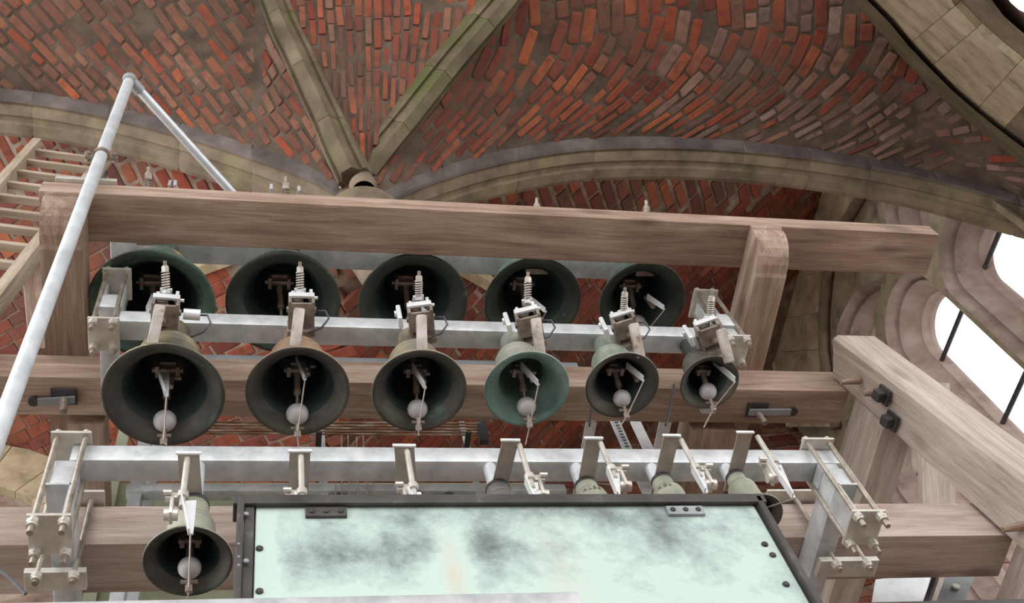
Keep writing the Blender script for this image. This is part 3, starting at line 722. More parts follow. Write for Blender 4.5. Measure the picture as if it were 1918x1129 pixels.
# ================================================================== BELLS
OUT = [(1.0, 0), (1.005, .035), (.97, .08), (.86, .15), (.75, .24), (.67, .36), (.615, .52), (.585, .7), (.57, .88), (.56, 1.0), (.57, 1.02), (.555, 1.04), (.548, 1.12), (.556, 1.14), (.54, 1.18), (.51, 1.25), (.45, 1.31), (.35, 1.35), (.2, 1.37), (0, 1.38)]
INN = [(0, 1.22), (.33, 1.18), (.43, 1.09), (.475, .95), (.50, .8), (.525, .62), (.56, .48), (.62, .33), (.70, .215), (.81, .11), (.92, .02), (.955, 0), (1.0, 0)]
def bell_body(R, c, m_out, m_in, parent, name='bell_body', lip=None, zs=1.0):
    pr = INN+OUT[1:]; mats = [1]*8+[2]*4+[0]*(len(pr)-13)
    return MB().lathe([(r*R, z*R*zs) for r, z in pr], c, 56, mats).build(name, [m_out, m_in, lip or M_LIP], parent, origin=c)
def wire_pts(a, c, sag=0): return [V(a).lerp(V(c), t/6)-V((0, 0, sag*4*(t/6)*(1-t/6))) for t in range(7)]
def clapper(root, R, c, top, ballp, br, tipfit=True):
    MB().ball(ballp, br, (1, 1, .92), 20).build('clapper_ball', M_BALL, root, smooth=3)
    d = (V(ballp)-V(top)).normalized(); k = V(top)+d*(V(ballp)-V(top)).length*.45
    r = MB().cyl(top, k, br*.30, 10).cyl(k, k+d*.03, br*.36, 10).cyl(k+d*.03, V(ballp), br*.16, 8).build('clapper_rod', M_MECH, root, smooth=.6)
    st = MB().box(V(top)+V((0, 0, .015)), (R*.34, R*.22, .03), None, .004); st.box(V(top)+V((-R*.17, 0, -.01)), (.016, R*.22, .06)); st.box(V(top)+V((R*.17, 0, -.01)), (.016, R*.22, .06))
    st.cyl(V(top)+V((-R*.26, 0, -.02)), V(top)+V((R*.26, 0, -.02)), .012, 8)
    st.build('clapper_mount', M_MECH, root)
    e = V(ballp)+d*br*.9
    f = MB().cyl(e, e+d*.04, br*.2, 8).cyl(e+d*.035, e+d*.06, br*.34, 6); f.cyl(e+d*.02+V((-.028, 0, 0)), e+d*.02+V((.028, 0, 0)), .007, 6)
    f.build('wire_fitting', M_MECH, root, smooth=.6)
    return e+d*.05
def blade(root, a, tip, wid, side):
    """bright triangular pull lever"""
    a, tip = V(a), V(tip); d = (tip-a).normalized(); s = V(side); s = (s-d*s.dot(d)).normalized(); n = d.cross(s).normalized()
    MB().prism([a-s*wid*.5, a+s*wid*.5, tip+s*wid*.16, tip-s*wid*.16], n*.006).build('pull_lever', M_WHITE, root)
    MB().prism([a-s*wid*.5+n*.006, tip-s*wid*.16+n*.006, tip-s*wid*.16+n*.026, a-s*wid*.5+n*.034], s*.005).build('lever_flange', M_WHITE, root)
def mb(n, a, b_, c, s, lo=.5, hi=.68): return bellmat('bell_bronze_'+n, a, b_, c, s, lo, hi, .4 if n in ('dark', 'grey', 'golden') else .15, .55)
m_gold = mb('golden', (.10, .085, .06), (.22, .19, .12), (.42, .36, .22), (.05, .055, .06))
m_oran = mb('orange', (.14, .085, .05), (.30, .20, .125), (.38, .27, .17), (.16, .15, .12))
m_tan = mb('tan', (.16, .13, .09), (.31, .26, .18), (.42, .33, .22), (.18, .20, .16))
m_pale = mb('pale', (.16, .16, .13), (.30, .30, .25), (.38, .38, .32), (.22, .27, .23))
m_verd = mb('verdigris', (.16, .19, .15), (.28, .33, .27), (.36, .40, .33), (.17, .15, .12))
m_grey = mb('grey', (.09, .08, .07), (.17, .15, .135), (.25, .23, .21), (.10, .12, .10))
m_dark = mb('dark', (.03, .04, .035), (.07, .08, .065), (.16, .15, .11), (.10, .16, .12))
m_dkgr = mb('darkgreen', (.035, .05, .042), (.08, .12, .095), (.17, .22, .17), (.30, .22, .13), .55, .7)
m_lich = mb('lichen', (.19, .20, .15), (.33, .34, .26), (.43, .43, .34), (.22, .22, .18))
def spacer(root, c, R, ztop, m, k=.3):
    z0 = c[2]+1.37*R
    MB().lathe([(0, ztop), (R*k*.9, ztop), (R*k*.9, z0+.02), (R*k*1.1, z0+.012), (R*k*1.15, z0-.01), (0, z0-.01)], (c[0], c[1], 0), 24).build('headpiece', m, root)
# --- middle row: six bells
Y2 = 2.63
ROW2 = [ # mouth px, width px, ball px, ball dia, lever a, lever tip, wire bottom, material, inside, label
 ((306.5, 741), 227, (309, 788), 44, (306, 700), (312, 743), (312, 832), m_gold, M_BIN, 'largest bell of the middle tube, at its left end, golden brown shoulder'),
 ((558, 734), 196, (557, 775), 43, (563, 678), (571, 712), (559, 835), m_oran, M_BIN, 'orange-brown bell, second from left on the middle tube'),
 ((786, 733), 181, (782, 766), 39, (780, 692), (796, 728), (784, 815), m_tan, M_BIN, 'tan bell, third from left on the middle tube'),
 ((987, 729), 165, (986, 761), 38, (982, 690), (1008, 722), (984, 832), m_pale, M_BINT, 'pale bell with a verdigris inside, fourth on the middle tube'),
 ((1166, 722), 144, (1165, 746), 35, (1178, 690), (1205, 714), (1160, 800), m_verd, M_BIN, 'small pale green bell, fifth from left on the middle tube'),
 ((1329.5, 717), 116, (1326, 733), 34, (1340, 682), (1376, 716), (1318, 800), m_grey, M_BIN, 'smallest bell of the middle tube, grey, at its right end'),
]
def pxR(wpx, P): return wpx/2*FWD.dot(P)/FPX
for (m, wd, bpx, bd, la, lt, wb_, mo, mi, lab) in ROW2:
    c = atY(*m, Y2); R = pxR(wd, c)*.985
    root = empty('carillon_bell', c, lab, 'bell', 'bells hung from the middle tube')
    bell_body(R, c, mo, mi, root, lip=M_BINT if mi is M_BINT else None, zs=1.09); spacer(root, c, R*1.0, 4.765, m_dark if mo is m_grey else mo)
    br = pxR(bd, c); zb = c.z+.035
    ball = atZ(*bpx, zb)
    topp = V((c.x, c.y+.0, c.z+R*.92))
    end = clapper(root, R, c, topp, ball, br)
    a = atY(*la, Y2-.02); t = atY(*lt, Y2-.05)
    blade(root, a, t, R*.2, (1, 0, 0))
    wq = atZ(wb_[0], wb_[1], c.z-.28)
    MB().tube(wire_pts(t, end), .003, 5).build('pull_wire', M_WIRE, root)
    MB().tube(wire_pts(end, wq), .0032, 5).build('pull_wire', M_WIRE, root)
    hk = MB().cyl(a+V((R*.14, .02, .03)), a+V((R*.14, .02, -.07)), .012, 8); hk.cyl(a+V((R*.04, .02, .0)), a+V((R*.3, .02, .0)), .009, 8)
    hk.build('lever_pivot', M_MECH, root)
# --- upper row: five bells behind
Y1 = 2.76
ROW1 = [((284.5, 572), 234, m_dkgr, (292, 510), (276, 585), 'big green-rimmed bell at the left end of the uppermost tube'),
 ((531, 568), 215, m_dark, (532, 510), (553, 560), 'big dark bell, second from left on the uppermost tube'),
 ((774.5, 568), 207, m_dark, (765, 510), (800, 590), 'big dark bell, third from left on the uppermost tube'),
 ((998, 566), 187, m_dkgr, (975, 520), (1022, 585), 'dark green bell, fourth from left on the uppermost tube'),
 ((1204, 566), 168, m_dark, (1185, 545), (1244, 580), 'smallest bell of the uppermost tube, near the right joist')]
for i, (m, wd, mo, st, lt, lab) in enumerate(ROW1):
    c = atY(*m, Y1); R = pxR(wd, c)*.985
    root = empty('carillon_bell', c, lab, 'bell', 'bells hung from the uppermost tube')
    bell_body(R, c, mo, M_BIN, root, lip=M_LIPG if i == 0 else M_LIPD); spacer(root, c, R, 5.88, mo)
    topp = V((c.x-.02, c.y, c.z+R*.9)); ball = V((c.x, c.y+R*.62, c.z+.03))
    end = clapper(root, R, c, topp, ball, .052)
    t = atY(lt[0], lt[1], Y1-.02); a = t+V((-.04 if i > 1 else .03, .01, .14))
    blade(root, a, t, R*.17, (1, 0, 0))
    MB().cyl(a+V((0, .02, .06)), a+V((0.01, .02, -.05)), .014, 8).build('lever_pivot', M_MECH, root)
    MB().tube(wire_pts(t, end), .003, 5).build('pull_wire', M_WIRE, root)
# --- lowest row: seven small bells with plates and rods
Y3 = 2.63
def letters(txt, c, R, z, r, size, m, root, a_mid):
    """raised letters bent round the shoulder of a bell"""
    cu = bpy.data.curves.new('inscription', 'FONT'); cu.body = txt; cu.size = size; cu.extrude = .0015; cu.align_x = 'CENTER'; cu.resolution_u = 2
    o0 = bpy.data.objects.new('tmp', cu); COL.objects.link(o0); dg = bpy.context.evaluated_depsgraph_get()
    me = bpy.data.meshes.new_from_object(o0.evaluated_get(dg)); bpy.data.objects.remove(o0)
    for v in me.vertices:
        a = a_mid+v.co.x/r; rad = r+.001+v.co.z
        v.co = V((rad*math.cos(a), rad*math.sin(a), z-c[2]+v.co.y))
    me.materials.clear(); me.materials.append(m); me.name = 'inscription'
    o = bpy.data.objects.new('inscription', me); link(o, T(c), root); return o
ROW3 = [ # mouth px, width, neck px, plate front px, rod end px, lever tip, material, label
 ((352, 1052), 167, (383, 938), (353, 850), (340, 950), (357, 1002), m_lich, 'small bell hanging alone left of the copper cabinet'),
 ((560, 1040), 156, (572, 938), (562, 846), (566, 945), (572, 1000), m_pale, 'second bell of the lowest tube, hidden behind the cabinet top'),
 ((785, 1030), 146, (765, 926), (757, 836), (777, 934), (800, 990), m_pale, 'third bell of the lowest tube, its crown just above the cabinet'),
 ((958, 1012), 136, (922, 908), (956, 826), (998, 914), (1010, 960), m_grey, 'fourth bell of the lowest tube, brown crown above the cabinet'),
 ((1130, 998), 126, (1086, 902), (1112, 822), (1152, 895), (1158, 932), m_lich, 'fifth bell of the lowest tube, lettered crown above the cabinet'),
 ((1278, 984), 115, (1234, 893), (1258, 817), (1312, 893), (1322, 925), m_lich, 'sixth bell of the lowest tube, lettered, left of the last one'),
 ((1418, 967), 103, (1363, 886), (1396, 811), (1458, 880), (1486, 934), m_lich, 'last small bell of the lowest tube, beside the cabinet corner')]
for i, (m, wd, nk, pf, rod_, tip, mo, lab) in enumerate(ROW3):
    c = atY(*m, Y3); R = pxR(wd, c)*.985
    root = empty('carillon_bell', c, lab, 'bell', 'bells hung from the lowest tube')
    zs = 1.08 if i == 0 else 1.4
    bell_body(R, c, mo, M_BIN, root, zs=zs)
    zp = atY(*nk, Y3-.02).z; zp = min(max(zp, c.z+1.5*R*zs), 3.72)
    z0 = c.z+1.36*R*zs; rk = R*.37
    MB().lathe([(0, zp-.002), (rk*.9, zp-.002), (rk, zp-.012), (rk, z0+.02), (rk*1.12, z0), (0, z0-.01)], (c.x, c.y, 0), 24).build('headpiece', mo, root)
    MB().lathe([(0, zp+.001), (rk*1.03, zp+.001), (rk*1.03, zp-.016), (0, zp-.016)], (c.x, c.y, 0), 24).build('rubber_ring', M_IRON, root)
    p = atZ(*pf, zp+.004); yb = Y3+.07; yf = p.y
    wp = .072 if i < 3 else .062
    pl = MB().prism([(p.x-wp/2, yf, zp+.002), (p.x+wp/2, yf, zp+.002), (c.x+wp/2, yb, zp+.002), (c.x-wp/2, yb, zp+.002)], (0, 0, .006)); pl.build('mounting_plate', M_PLATE, root)
    MB().box((p.x, yf-.003, zp+.006), (wp+.012, .006, .014)).build('plate_lip', M_WHITE, root)
    MB().cyl((c.x, Y3+.03, zp+.008), (c.x, Y3+.03, 3.785), .026, 16).build('stud', M_GALV, root, smooth=.6)
    q = atY(*rod_, yf+.015); rt = V((q.x, yf+.015, zp+.002))
    MB().cyl(rt, (q.x, yf+.015, q.z), .0105, 12).build('hanger_rod', M_STAIN, root, smooth=.6)
    kz = q.z+(rt.z-q.z)*.22
    sgn = -1 if i < 3 or i == 6 else 1
    co = MB().cyl((q.x, yf+.015, kz-.014), (q.x, yf+.015, kz+.014), .019, 14); co.box((q.x+sgn*.03, yf+.02, kz), (.05, .022, .03), None, .004); co.cyl((q.x+sgn*.035, yf+.0, kz), (q.x+sgn*.062, yf+.0, kz), .009, 8)
    co.build('collar', M_STAIN, root, smooth=.6)
    pv = V((q.x+sgn*.032, yf+.03, kz-.05))
    MB().box(pv, (.012, .05, .10), None, .004).cyl(pv+V((-.022, 0, -.03)), pv+V((.022, 0, -.03)), .02, 14).build('lever_pivot', M_STAIN, root, smooth=.6)
    tp = atY(*tip, yf+.02)
    blade(root, V((q.x+(.0 if i else .02), yf+.02, q.z+.035)), tp, .05, (1, 0, 0))
    ball = V((c.x, c.y+R*.45, c.z+.012)) if i else atZ(355, 1063, c.z+.012)
    end = clapper(root, R, c, V((c.x, c.y, c.z+R*.9)), ball, pxR(44 if i == 0 else 33, c))
    MB().tube(wire_pts(tp, end if i == 0 else V((c.x+.02, c.y-.01, c.z+.03))), .003, 5).build('pull_wire', M_WIRE, root)
    if i == 0: MB().tube(wire_pts(end, end+V((-.01, -.05, -.3))), .0032, 5).build('pull_wire', M_WIRE, root)
    if i == 4: letters('A L B E', c, R, c.z+1.06*R*zs, R*.562, R*.19, M_MECH, root, math.radians(-98))
    if i == 5: letters('M O L', c, R, c.z+1.06*R*zs, R*.562, R*.19, M_MECH, root, math.radians(-118))
# ================================================================== HAMMERS
def coil(a, c, r, wr, turns):
    a, c = V(a), V(c); d = (c-a); x = d.normalized(); s = x.orthogonal().normalized(); t = x.cross(s); n = turns*10
    return [a+d*(k/n)+(s*math.cos(2*math.pi*k/10)+t*math.sin(2*math.pi*k/10))*r for k in range(n+1)]
HN = []
def hammer(sp0, sp1, plate, slab, Yt, k, rot, label, group, soloff=0, cable=True, full=True):
    """spring px base, spring px tip, plate px, slab px (front end), tube front Y, scale, yaw"""
    pc = atY(*plate, Yt-.165*k)
    root = empty('strike_hammer', (pc.x, Yt-.1*k, pc.z-.1), label, 'hammer', group); HN.append(root.name)
    R = Matrix.Rotation(rot, 3, 'Z')
    def L(x, y, z): return pc+R @ V((x*k, y*k, z*k))
    MB().box(pc, (.112*k, .014*k, .036*k), R, .003).build('face_plate', M_WHITE, root)
    ch = MB()
    for x in (-.05, .05): ch.box(L(x, .085, -.02), (.014*k, .165*k, .085*k), R, .002)
    ch.box(L(0, .06, -.055), (.11*k, .10*k, .014*k), R, .002); ch.box(L(0, .15, -.03), (.12*k, .03*k, .11*k), R, .003)
    ch.cyl(L(-.065, .06, -.02), L(.065, .06, -.02), .014*k, 10)
    ch.build('hammer_bracket', M_MECH, root)
    MB().cyl(L(-.02, .012, .0), L(-.02, .14, -.01), .028*k, 14).build('buffer', M_MECH, root, smooth=.6)
    s0 = atY(*sp0, Yt-.17*k); s1 = atY(*sp1, Yt-.285*k)
    d = (s1-s0)
    MB().cyl(s0-d*.5, s1, .0075*k, 10).build('spring_bolt', M_MECH, root, smooth=.6)
    MB().tube(coil(s0, s0+d*.62, .0165*k, .004*k, 7), .0028*k, 6).build('spring', M_STAIN if full else M_MECH, root, smooth=2)
    MB().cyl(s0+d*.62, s0+d*.80, .017*k, 6).cyl(s0+d*.80, s0+d*.84, .012*k, 10).build('spring_nut', M_STAIN if full else M_MECH, root)
    MB().box(s0-d*.06, (.05*k, .03*k, .016*k), R).cyl(s0-d*.10, s0+d*.02, .02*k, 6).build('spring_seat', M_WHITE, root)
    for x, h in ((-.038, .012), (.042, .03)): MB().box(L(x, .02, .02+h/2), (.015*k, .04*k, (.03+h)*k), R, .003).build('lug', M_WHITE, root)
    MB().cyl(L(.030, .03, .035), L(.072, .03, .035), .008*k, 8).build('pin', M_WHITE, root)
    if rot < -.1:
        MB().box(L(-.095, .05, .0), (.022*k, .06*k, .13*k), R, .008).cyl(L(-.115, .05, .03), L(-.10, .05, .03), .016*k, 8).build('cheek_plate', M_WHITE, root)
    if full:
        a = atY(*slab, Yt-.215*k); bq = a+R @ V((-.018*k, .13*k, -.10*k)); 
        MB().bar(a, bq, .044*k, .05*k, bev=.008).build('hammer_head', M_HEAD, root, smooth=.6)
        ar = MB().bar(a.lerp(bq, .35)+V((0, 0, .02)), L(0, .09, -.06), .02*k, .02*k); ar.build('hammer_shank', M_MECH, root)
    if soloff:
        MB().cyl(L(.075, .06, -.03), L(.145, .06, -.03), .024*k, 16).build('solenoid', M_WHITE, root, smooth=.6)
    if cable:
        p0 = L(.07+soloff*.07, .06, -.03); 
        MB().tube([p0, p0+V((.035, 0, 0)), p0+V((.05, .02, -.03)), p0+V((.02, .05, -.06)), p0+V((-.04, .08, -.06))], .005*k, 6).build('cable', M_CABLE, root, smooth=2)
HG = 'strike hammers along the middle tube'
hammer((311, 543), (309, 488), (312, 556), (300, 572), 2.58, 1, .05, 'strike hammer above the largest bell of the middle tube, with a white solenoid', HG, 1)
hammer((562, 543), (562, 490), (565, 553), (561, 578), 2.58, 1, -.02, 'strike hammer above the orange-brown bell', HG)
hammer((784, 556), (785, 508), (785, 570), (789, 590), 2.58, .98, -.18, 'strike hammer above the tan bell', HG)
hammer((988, 562), (989, 509), (985, 580), (1003, 596), 2.58, .98, -.3, 'strike hammer above the verdigris-lined bell', HG)
hammer((1168, 582), (1171, 539), (1163, 587), (1186, 606), 2.58, .95, -.38, 'strike hammer above the small pale green bell', HG)
hammer((1329, 592), (1334, 546), (1320, 601), (1350, 616), 2.58, .95, -.42, 'strike hammer above the smallest bell of the middle tube', HG, cable=False)
HG1 = 'strike hammers along the uppermost tube'
for sp1, lab in (((278, 313), 'tall'), ((535, 331), 'x'), ((1005, 371), 'x'), ((1210, 376), 'x')):
    n_ = {278: 'leftmost spring hammer peeping over the top timber', 535: 'spring hammer peeping over the top timber left of the corbel', 1005: 'spring hammer tip peeping over the top timber right of the corbel', 1210: 'rightmost spring hammer tip peeping over the top timber'}[sp1[0]]
    dy = 62
    hammer((sp1[0]+1, sp1[1]+dy), sp1, (sp1[0]+2, sp1[1]+dy+8), (sp1[0], sp1[1]+dy+30), 2.66, 1.12, -.05, n_, HG1, cable=False, full=False)
    for q in {278: ((318, 346), (328, 346)), 535: ((508, 353), (560, 357))}.get(sp1[0], ()):
        p = atY(*q, 2.5); MB().box(p, (.016, .03, .07), None, .003).build('lug', M_GALV, bpy.data.objects[HN[-1]])
# ================================================================== SCAFFOLD PIPES, LADDER
PX_, PY_ = -.362*2.15, 2.15
ptop_ = atY(243, 148, PY_)
rail = empty('pipe_rail', (ptop_.x, PY_, -UP), 'galvanised pipe rail with an elbow in front of the left joist', 'pipe rail')
MB().cyl((ptop_.x, PY_, -UP), (ptop_.x, PY_, ptop_.z), .0295, 24).build('upright_pipe', M_PIPE, rail, smooth=.6)
e2 = atY(447, 374, 2.86); e1 = V((ptop_.x, PY_, ptop_.z-.005))
MB().cyl(e1, e2, .0265, 20).build('brace_pipe', M_PIPE, rail, smooth=.6)
dd = (e2-e1).normalized()
MB().ball(e1+V((0, 0, .0)), .04, (1, 1, 1), 16).cyl(e1, e1+dd*.09, .034, 20).cyl(e1, e1-V((0, 0, .06)), .034, 20).build('elbow', M_DULLST, rail, smooth=.8)
cp = V((ptop_.x, PY_, 2.619*PY_))
MB().cyl(cp-V((0, 0, .014)), cp+V((0, 0, .014)), .037, 24).box(cp+V((0, .012, 0)), (.15, .02, .026), None, .004).cyl(cp+V((-.062, -.012, 0)), cp+V((-.062, .035, 0)), .013, 8).cyl(cp+V((.062, -.012, 0)), cp+V((.062, .035, 0)), .013, 8).build('pipe_clamp', M_MECH, rail, smooth=.6)
MB().cyl((cp.x+.02, 2.235, cp.z-.005), (cp.x+.02, 2.235, 5.455), .0095, 8).build('stay_rod', M_IRON, rail)
xb0, xb1 = atY(105, 345, 2.24).x, atY(220, 349, 2.24).x
MB().box(((xb0+xb1)/2, 2.225, 5.449), (xb1-xb0, .05, .03), None, .003).cyl(((xb0+.05), 2.235, 5.46), (xb0+.05, 2.235, 5.475), .014, 8).cyl(((xb1-.04), 2.235, 5.46), (xb1-.04, 2.235, 5.475), .014, 8).cyl((cp.x+.02, 2.235, 5.458), (cp.x+.02, 2.235, 5.48), .02, 8).build('base_bracket', M_STAIN, rail)
# ladder
lad = None
A1, A2 = atY(70, 272, 3.3), atY(-90, 452, 2.98); B1, B2 = atY(203, 290, 3.3), atY(67, 470, 2.98)
lad = empty('ladder', (A2+B2)/2, 'pale wooden ladder at the left edge behind the top timber', 'ladder')
A2 = A2+(A2-A1)*1.2; B2 = B2+(B2-B1)*1.2
for a, c in ((A1, A2), (B1, B2)):
    beam('rail', a, c, .06, .11, M_LADDER, lad, up=(0, -1, .3), bev=.004)
for k in range(18):
    t = .04+k*.0585; 
    if t > 1: break
    beam('rung', A1.lerp(A2, t), B1.lerp(B2, t), .05, .04, M_LADDER, lad, bev=.008)
# ================================================================== COPPER CABINET
CY = 2.35
def cp_(x, y, dy=0): return atY(x, y, CY-dy)
x0, x1 = .0, 1.715; z0, z1 = 2.35, 3.134
def coppermat():
    def f(nt, b, N, L):
        tc = N('ShaderNodeTexCoord'); co = tc.outputs['Object']
        n1 = N('ShaderNodeTexNoise', Scale=5.0, Detail=12, Roughness=.74, Distortion=.1); L(co, n1.inputs['Vector'])
        sx = N('ShaderNodeSeparateXYZ'); L(co, sx.inputs[0])
        def blob(x, z, rx, rz, amp):
            a = N('ShaderNodeMath', operation='SUBTRACT'); L(sx.outputs['X'], a.inputs[0]); a.inputs[1].default_value = x
            a2 = N('ShaderNodeMath', operation='DIVIDE'); L(a.outputs[0], a2.inputs[0]); a2.inputs[1].default_value = rx
            c = N('ShaderNodeMath', operation='SUBTRACT'); L(sx.outputs['Z'], c.inputs[0]); c.inputs[1].default_value = z
            c2 = N('ShaderNodeMath', operation='DIVIDE'); L(c.outputs[0], c2.inputs[0]); c2.inputs[1].default_value = rz
            p = N('ShaderNodeMath', operation='MULTIPLY'); L(a2.outputs[0], p.inputs[0]); L(a2.outputs[0], p.inputs[1])
            q = N('ShaderNodeMath', operation='MULTIPLY_ADD'); L(c2.outputs[0], q.inputs[0]); L(c2.outputs[0], q.inputs[1]); L(p.outputs[0], q.inputs[2])
            e = N('ShaderNodeMath', operation='MULTIPLY'); L(q.outputs[0], e.inputs[0]); e.inputs[1].default_value = -1
            ex = N('ShaderNodeMath', operation='EXPONENT'); L(e.outputs[0], ex.inputs[0])
            m = N('ShaderNodeMath', operation='MULTIPLY'); L(ex.outputs[0], m.inputs[0]); m.inputs[1].default_value = amp
            return m.outputs[0]
        def add(a, c):
            m = N('ShaderNodeMath', operation='ADD'); L(a, m.inputs[0]); L(c, m.inputs[1]); return m.outputs[0]
        # tarnish patches where the patina is worn thin
        s = n1.outputs['Fac']
        for p in ((.22, .50, .13, .13, .10), (.45, .55, .20, .15, .12), (.74, .56, .09, .11, .20), (.50, .70, .12, .05, .12), (.72, .42, .08, .08, .09), (1.33, .62, .13, .16, .2), (.9, .72, .3, .03, .08), (1.12, .70, .10, .07, .10), (.5, .2, 2, .25, -.14), (.045, .5, .035, 1, -.2), (.60, .40, .06, .22, -.3), (.33, .47, .16, .10, .03)):
            s = add(s, blob(*p))
        r = ramp(N, [(.42, (.46, .57, .51)), (.54, (.36, .45, .415)), (.68, (.22, .27, .258)), (.82, (.10, .125, .125))]); L(s, r.inputs[0])
        st = add(blob(.60, .40, .03, .17, 1.1), blob(.94, .36, .07, .3, .45)); n4 = N('ShaderNodeTexNoise', Scale=9, Detail=8); L(co, n4.inputs['Vector'])
        mm = N('ShaderNodeMath', operation='MULTIPLY', use_clamp=True); L(st, mm.inputs[0]); L(n4.outputs['Fac'], mm.inputs[1])
        mx = N('ShaderNodeMix', data_type='RGBA'); L(mm.outputs[0], mx.inputs[0]); L(r.outputs[0], mx.inputs[6]); mx.inputs[7].default_value = (.52, .46, .37, 1)
        L(mx.outputs[2], b.inputs['Base Color']); b.inputs['Roughness'].default_value = .6; b.inputs['Metallic'].default_value = .0
        bp = N('ShaderNodeBump', Strength=.12, Distance=.004); L(n1.outputs['Fac'], bp.inputs['Height']); L(bp.outputs[0], b.inputs['Normal'])
    return nmat('copper_patina', f)
M_COPPER = coppermat()
cab = empty('copper_cabinet', ((x0+x1)/2, CY+.07, z0), 'long copper-clad cabinet with a mint green patina and dark lead edges', 'cabinet')
pl_ = cp_(478, 945); pr_ = cp_(1408, 938)
MB().box(((x0+x1)/2, CY+.046, (z0+z1)/2), (x1-x0, .07, z1-z0)).build('carcass', M_LEAD, cab)
MB().box(((pl_.x+1.695)/2, CY, (z0+3.132)/2), (1.69-pl_.x, .02, 3.132-z0), None, .004).build('front_panel', M_COPPER, cab, origin=(0, CY, z0))
MB().box(((x0+x1)/2-.02, CY+.02, 3.140), (x1-x0+.08, .10, .012), None, .004).box(((x0+x1)/2-.02, CY-.026, 3.122), (x1-x0+.08, .014, .046), None, .005).build('top_flashing', M_LEAD, cab)
MB().box((x0-.035, CY-.015, (z0+z1)/2), (.022, .04, z1-z0), None, .005).build('left_flashing', M_LEAD, cab)
MB().box((x0-.008, CY-.008, (z0+z1)/2-.01), (.03, .02, z1-z0-.04), None, .004).build('left_strip', M_LEAD, cab)
MB().box((x1-.003, CY-.018, (z0+z1)/2), (.022, .03, z1-z0), None, .004).build('right_strip', M_LEAD, cab)
for q, m in (((611, 958), M_LEAD), ((1284, 955), M_STAIN)):
    p = atY(*q, CY-.02); h_ = MB().box((p.x, CY-.016, p.z), (.13, .012, .045), None, .002).build('hinge', M_LEAD if q[0] < 700 else M_DULLST, cab)
    for k in (-1, 0, 1): MB().ball((p.x+k*.045, CY-.024, p.z), .010, (1, .6, 1), 10).build('screw', M_IRON, h_)
for q in ((486, 1028), (486, 1108), (1432, 1020), (1472, 1095), (1447, 1040)):
    p = atY(*q, CY-.01); MB().ball((p.x, CY-.012, p.z), .012, (1, .7, 1), 10).build('screw', M_IRON, cab)
for q in ((461, 962), (461, 1050), (447, 1020), (447, 1044), (447, 1060)):
    p = atY(*q, CY-.03); MB().ball((p.x, CY-.03, p.z), .009, (1, .7, 1), 8).build('screw', M_DULLST, cab)
# grey ledges along the bottom
pz = atY(540, 1117, 2.2)
o = MB().box(((-2+atY(1086, 1117, 2.2).x)/2, 2.27, pz.z-.05), (atY(1086, 1117, 2.2).x+2, .14, .1), None, .008).build('steel_ledge', M_GALV, None, smooth=.9); tag(o, 'grey steel ledge under the cabinet along the bottom left', 'steel beam')
pz = atY(1760, 1121, 2.4)
xa = atY(1585, 1121, 2.4).x
o = MB().box((xa+.6, 2.46, pz.z-.05), (1.2, .12, .1), None, .02).build('dark_rail', M_LEAD, None, smooth=.9); tag(o, 'dark rounded rail across the bottom right corner', 'rail')
# ================================================================== BACKGROUND FITTINGS
def rod_at(a, c, Y, r, name, m, label=None, cat=None, group=None, parent=None):
    o = MB().cyl(atY(*a, Y), atY(*c, Y), r, 10).build(name, m, parent, smooth=.6)
    if label: tag(o, label, cat, group)
    return o
rk = empty('roller_rack', atY(640, 815, 3.45), 'rack of rusty horizontal tubes seen between the bells below the middle timber', 'rack')
for k, y in enumerate((792, 797.5, 803, 808.5, 813.5)):
    MB().cyl(atY(360, y-2.4, 3.45+.01*k), atY(900, y+.8, 3.45+.01*k), .0062, 10).build('rusty_tube', M_RUSTY, rk, smooth=.6)
for q in (597, 876):
    p = atY(q, 813.5, 3.48); MB().box((p.x, 3.53, p.z-.016), (.03, .15, .012)).build('arm', M_IRON, rk)
MB().bar(atY(901, 790, 3.46), atY(907, 829, 3.46), .05, .03, (0, 1, 0), .004).build('end_bracket', M_IRON, rk)
def upright(a, c, Y, w_, label, m=M_GALV):
    p, q = atY(*a, Y), atY(*c, Y)
    b = MB(); x = (p.x+q.x)/2; q.z = -UP
    b.box((x, Y, (p.z+q.z)/2), (w_, .008, abs(p.z-q.z))); b.box((x+w_/2-.004, Y+.03, (p.z+q.z)/2), (.008, .06, abs(p.z-q.z)))
    return tag(b.build('steel_upright', m), label, 'steel post', 'thin steel posts behind the tubes')
upright((597, 790), (612, 960), 3.6, .04, 'thin steel post behind the second bell')
upright((876, 790), (893, 960), 3.6, .03, 'thin steel post behind the gap between third and fourth bell')
upright((268, 780), (250, 1010), 3.6, .06, 'grey steel post behind the left clamp')
upright((294, 800), (272, 1010), 3.75, .05, 'second grey steel post behind the left clamp')
def depthbar(a, c, z, w_, label, m=M_WHITE):
    p = atZ(*a, z); q = V((p.x, 8.22, p.z))
    b = MB().bar(p, q, w_, .008); b.bar(p+V((w_/2, 0, .04)), q+V((w_/2, 0, .04)), .008, .08)
    return tag(b.build('steel_channel', m), label, 'steel channel', 'galvanised channels behind the lowest tube')
depthbar((1107, 790), (1088, 855), 5.0, .055, 'bright channel behind the fifth bell, left one')
depthbar((1246, 790), (1222, 850), 5.0, .065, 'bright channel behind the smallest bell')
def vstrip(a, c, Y, w_, label, m): 
    p, q = atY(*a, Y), atY(*c, Y); q = V((p.x, Y, -UP)); return tag(MB().bar(p, q, w_, .012, (0, 1, 0)).build('steel_strip', m), label, 'steel strip')
vstrip((1190, 790), (1214, 850), 3.5, .06, 'bright slanting strip beside the perforated one', M_WHITE)
o = vstrip((1150, 785), (1186, 850), 3.55, .055, 'galvanised strip with a row of slots behind the fifth bell', M_GALV)
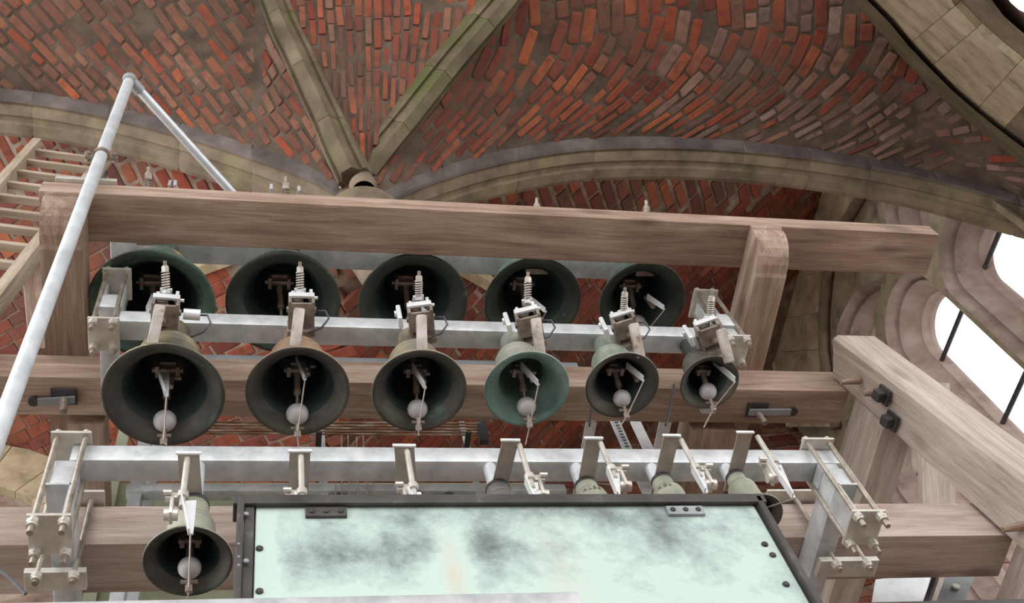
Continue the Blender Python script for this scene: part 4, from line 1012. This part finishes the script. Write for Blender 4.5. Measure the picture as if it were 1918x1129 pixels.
for k in range(14):
    p0_ = atY(1150, 785, 3.55); p = V((p0_.x-.012, 3.538, p0_.z-.02-.03*k))
    MB().box(p+V((.012, 0, 0)), (.022, .004, .006)).build('slot', M_IRON, o)
xa_, xb_ = atY(380, 660, 2.99).x, atY(1075, 672, 2.99).x
o = MB().box(((xa_+xb_)/2, 3.0, 5.147), (xb_-xa_, .05, .05), None, .004).build('steel_rail', M_DULLST, None, smooth=.9); tag(o, 'dark grey steel rail lying on the middle timber behind the bells', 'steel rail')
rhs('square_tube', 3.58, atY(640, 930, 3.55).z+.09, -.6, 1.6, .06, 'slim galvanised tube carrying the dark rear bells')
for pts_, lab in ((((1262, 720), (1256, 762), (1247, 796)), 'black cable clipped under the middle timber between the two smallest middle bells'), (((1112, 752), (1106, 775), (1104, 797)), 'black cable clipped under the middle timber left of the small pale green bell')):
    o = MB().tube([atY(*q, 2.9625) for q in pts_], .006, 8).build('black_cable', M_CABLE); tag(o, lab, 'cable')
# pale green board and bells of the rear row
p = atY(205, 900, 4.0); q = atY(1010, 960, 4.0)
o = MB().box(((p.x+q.x)/2, 4.0, (atY(600, 903, 4.0).z+3.9)/2-.05), (q.x-p.x, .03, atY(600, 903, 4.0).z-3.85), None, .004).build('green_board', M_GREENPANEL); tag(o, 'pale green board behind the lowest tube', 'board')
o = MB().box((atY(222, 860, 3.95).x, 3.95, (atY(222, 790, 3.95).z+3.9)/2), (.06, .03, atY(222, 790, 3.95).z-3.9)).build('green_board', M_GREENPANEL); tag(o, 'narrow pale green upright board left of the largest middle bell', 'board')
for (px, wd, lab) in (((345, 935), 120, 'dark bell of the rear row behind the lone small bell'), ((640, 930), 96, 'dark bell of the rear row left of the hidden third bell'), ((846, 926), 100, 'dark bell of the rear row below the third gap')):
    s_ = atY(*px, 3.55); R = pxR(wd, s_)*.9; c = V((s_.x, 3.62, s_.z-R*1.15))
    root = empty('carillon_bell', c, lab, 'bell', 'bells of the rear row')
    bell_body(R, c, m_grey if px[0] < 400 else m_dark, M_BIN, root)
    spacer(root, c, R, atY(640, 930, 3.55).z+.092, m_dark)
wr = [((640, 815), (640, 960)), ((652, 815), (655, 960)), ((668, 818), (672, 960)), ((680, 815), (690, 960)), ((700, 905), (702, 960)), ((628, 905), (630, 960))]
for k, (a, c) in enumerate(wr):
    o = MB().tube(wire_pts(atY(*a, 3.55), atY(*c, 3.55)), .004, 5).build('transmission_wire', M_WIRE); tag(o, ['first', 'second', 'third', 'fourth', 'lower right', 'lower left'][k]+' thin pull wire, counted from the left, hanging behind the lowest tube', 'wire', 'thin pull wires behind the lowest tube')
# lower right: steel bracket and pale sheet
o = MB().prism([atY(1640, 1085, 3.5), atY(1745, 1072, 3.5), atY(1725, 1150, 3.5), atY(1630, 1150, 3.5)], (0, .02, 0)).build('pale_sheet', M_WHITE); tag(o, 'pale sheet below the right end of the lowest timber', 'sheet')
br_ = empty('steel_bracket', atY(1780, 1110, 3.35), 'dark steel bracket with holes below the lowest timber at right', 'bracket')
MB().prism([atY(1772, 1076, 3.35), atY(1830, 1070, 3.35), atY(1795, 1150, 3.35), atY(1745, 1150, 3.35)], (0, .02, 0)).build('plate', M_DULLST, br_)
MB().cyl(atY(1752, 1082, 3.32), atY(1728, 1150, 3.32), .016, 10).build('edge_tube', M_IRON, br_, smooth=.6)
p = atY(1790, 1100, 3.345); MB().cyl(p, p+V((0, -.01, 0)), .018, 12).build('bolt_head', M_STAIN, br_)
o = MB().tube([atY(-10, 1060, 2.5), atY(22, 1085, 2.5), atY(48, 1112, 2.5)], .0055, 8).build('black_cable', M_CABLE); tag(o, 'black cable end at the lower left corner', 'cable')
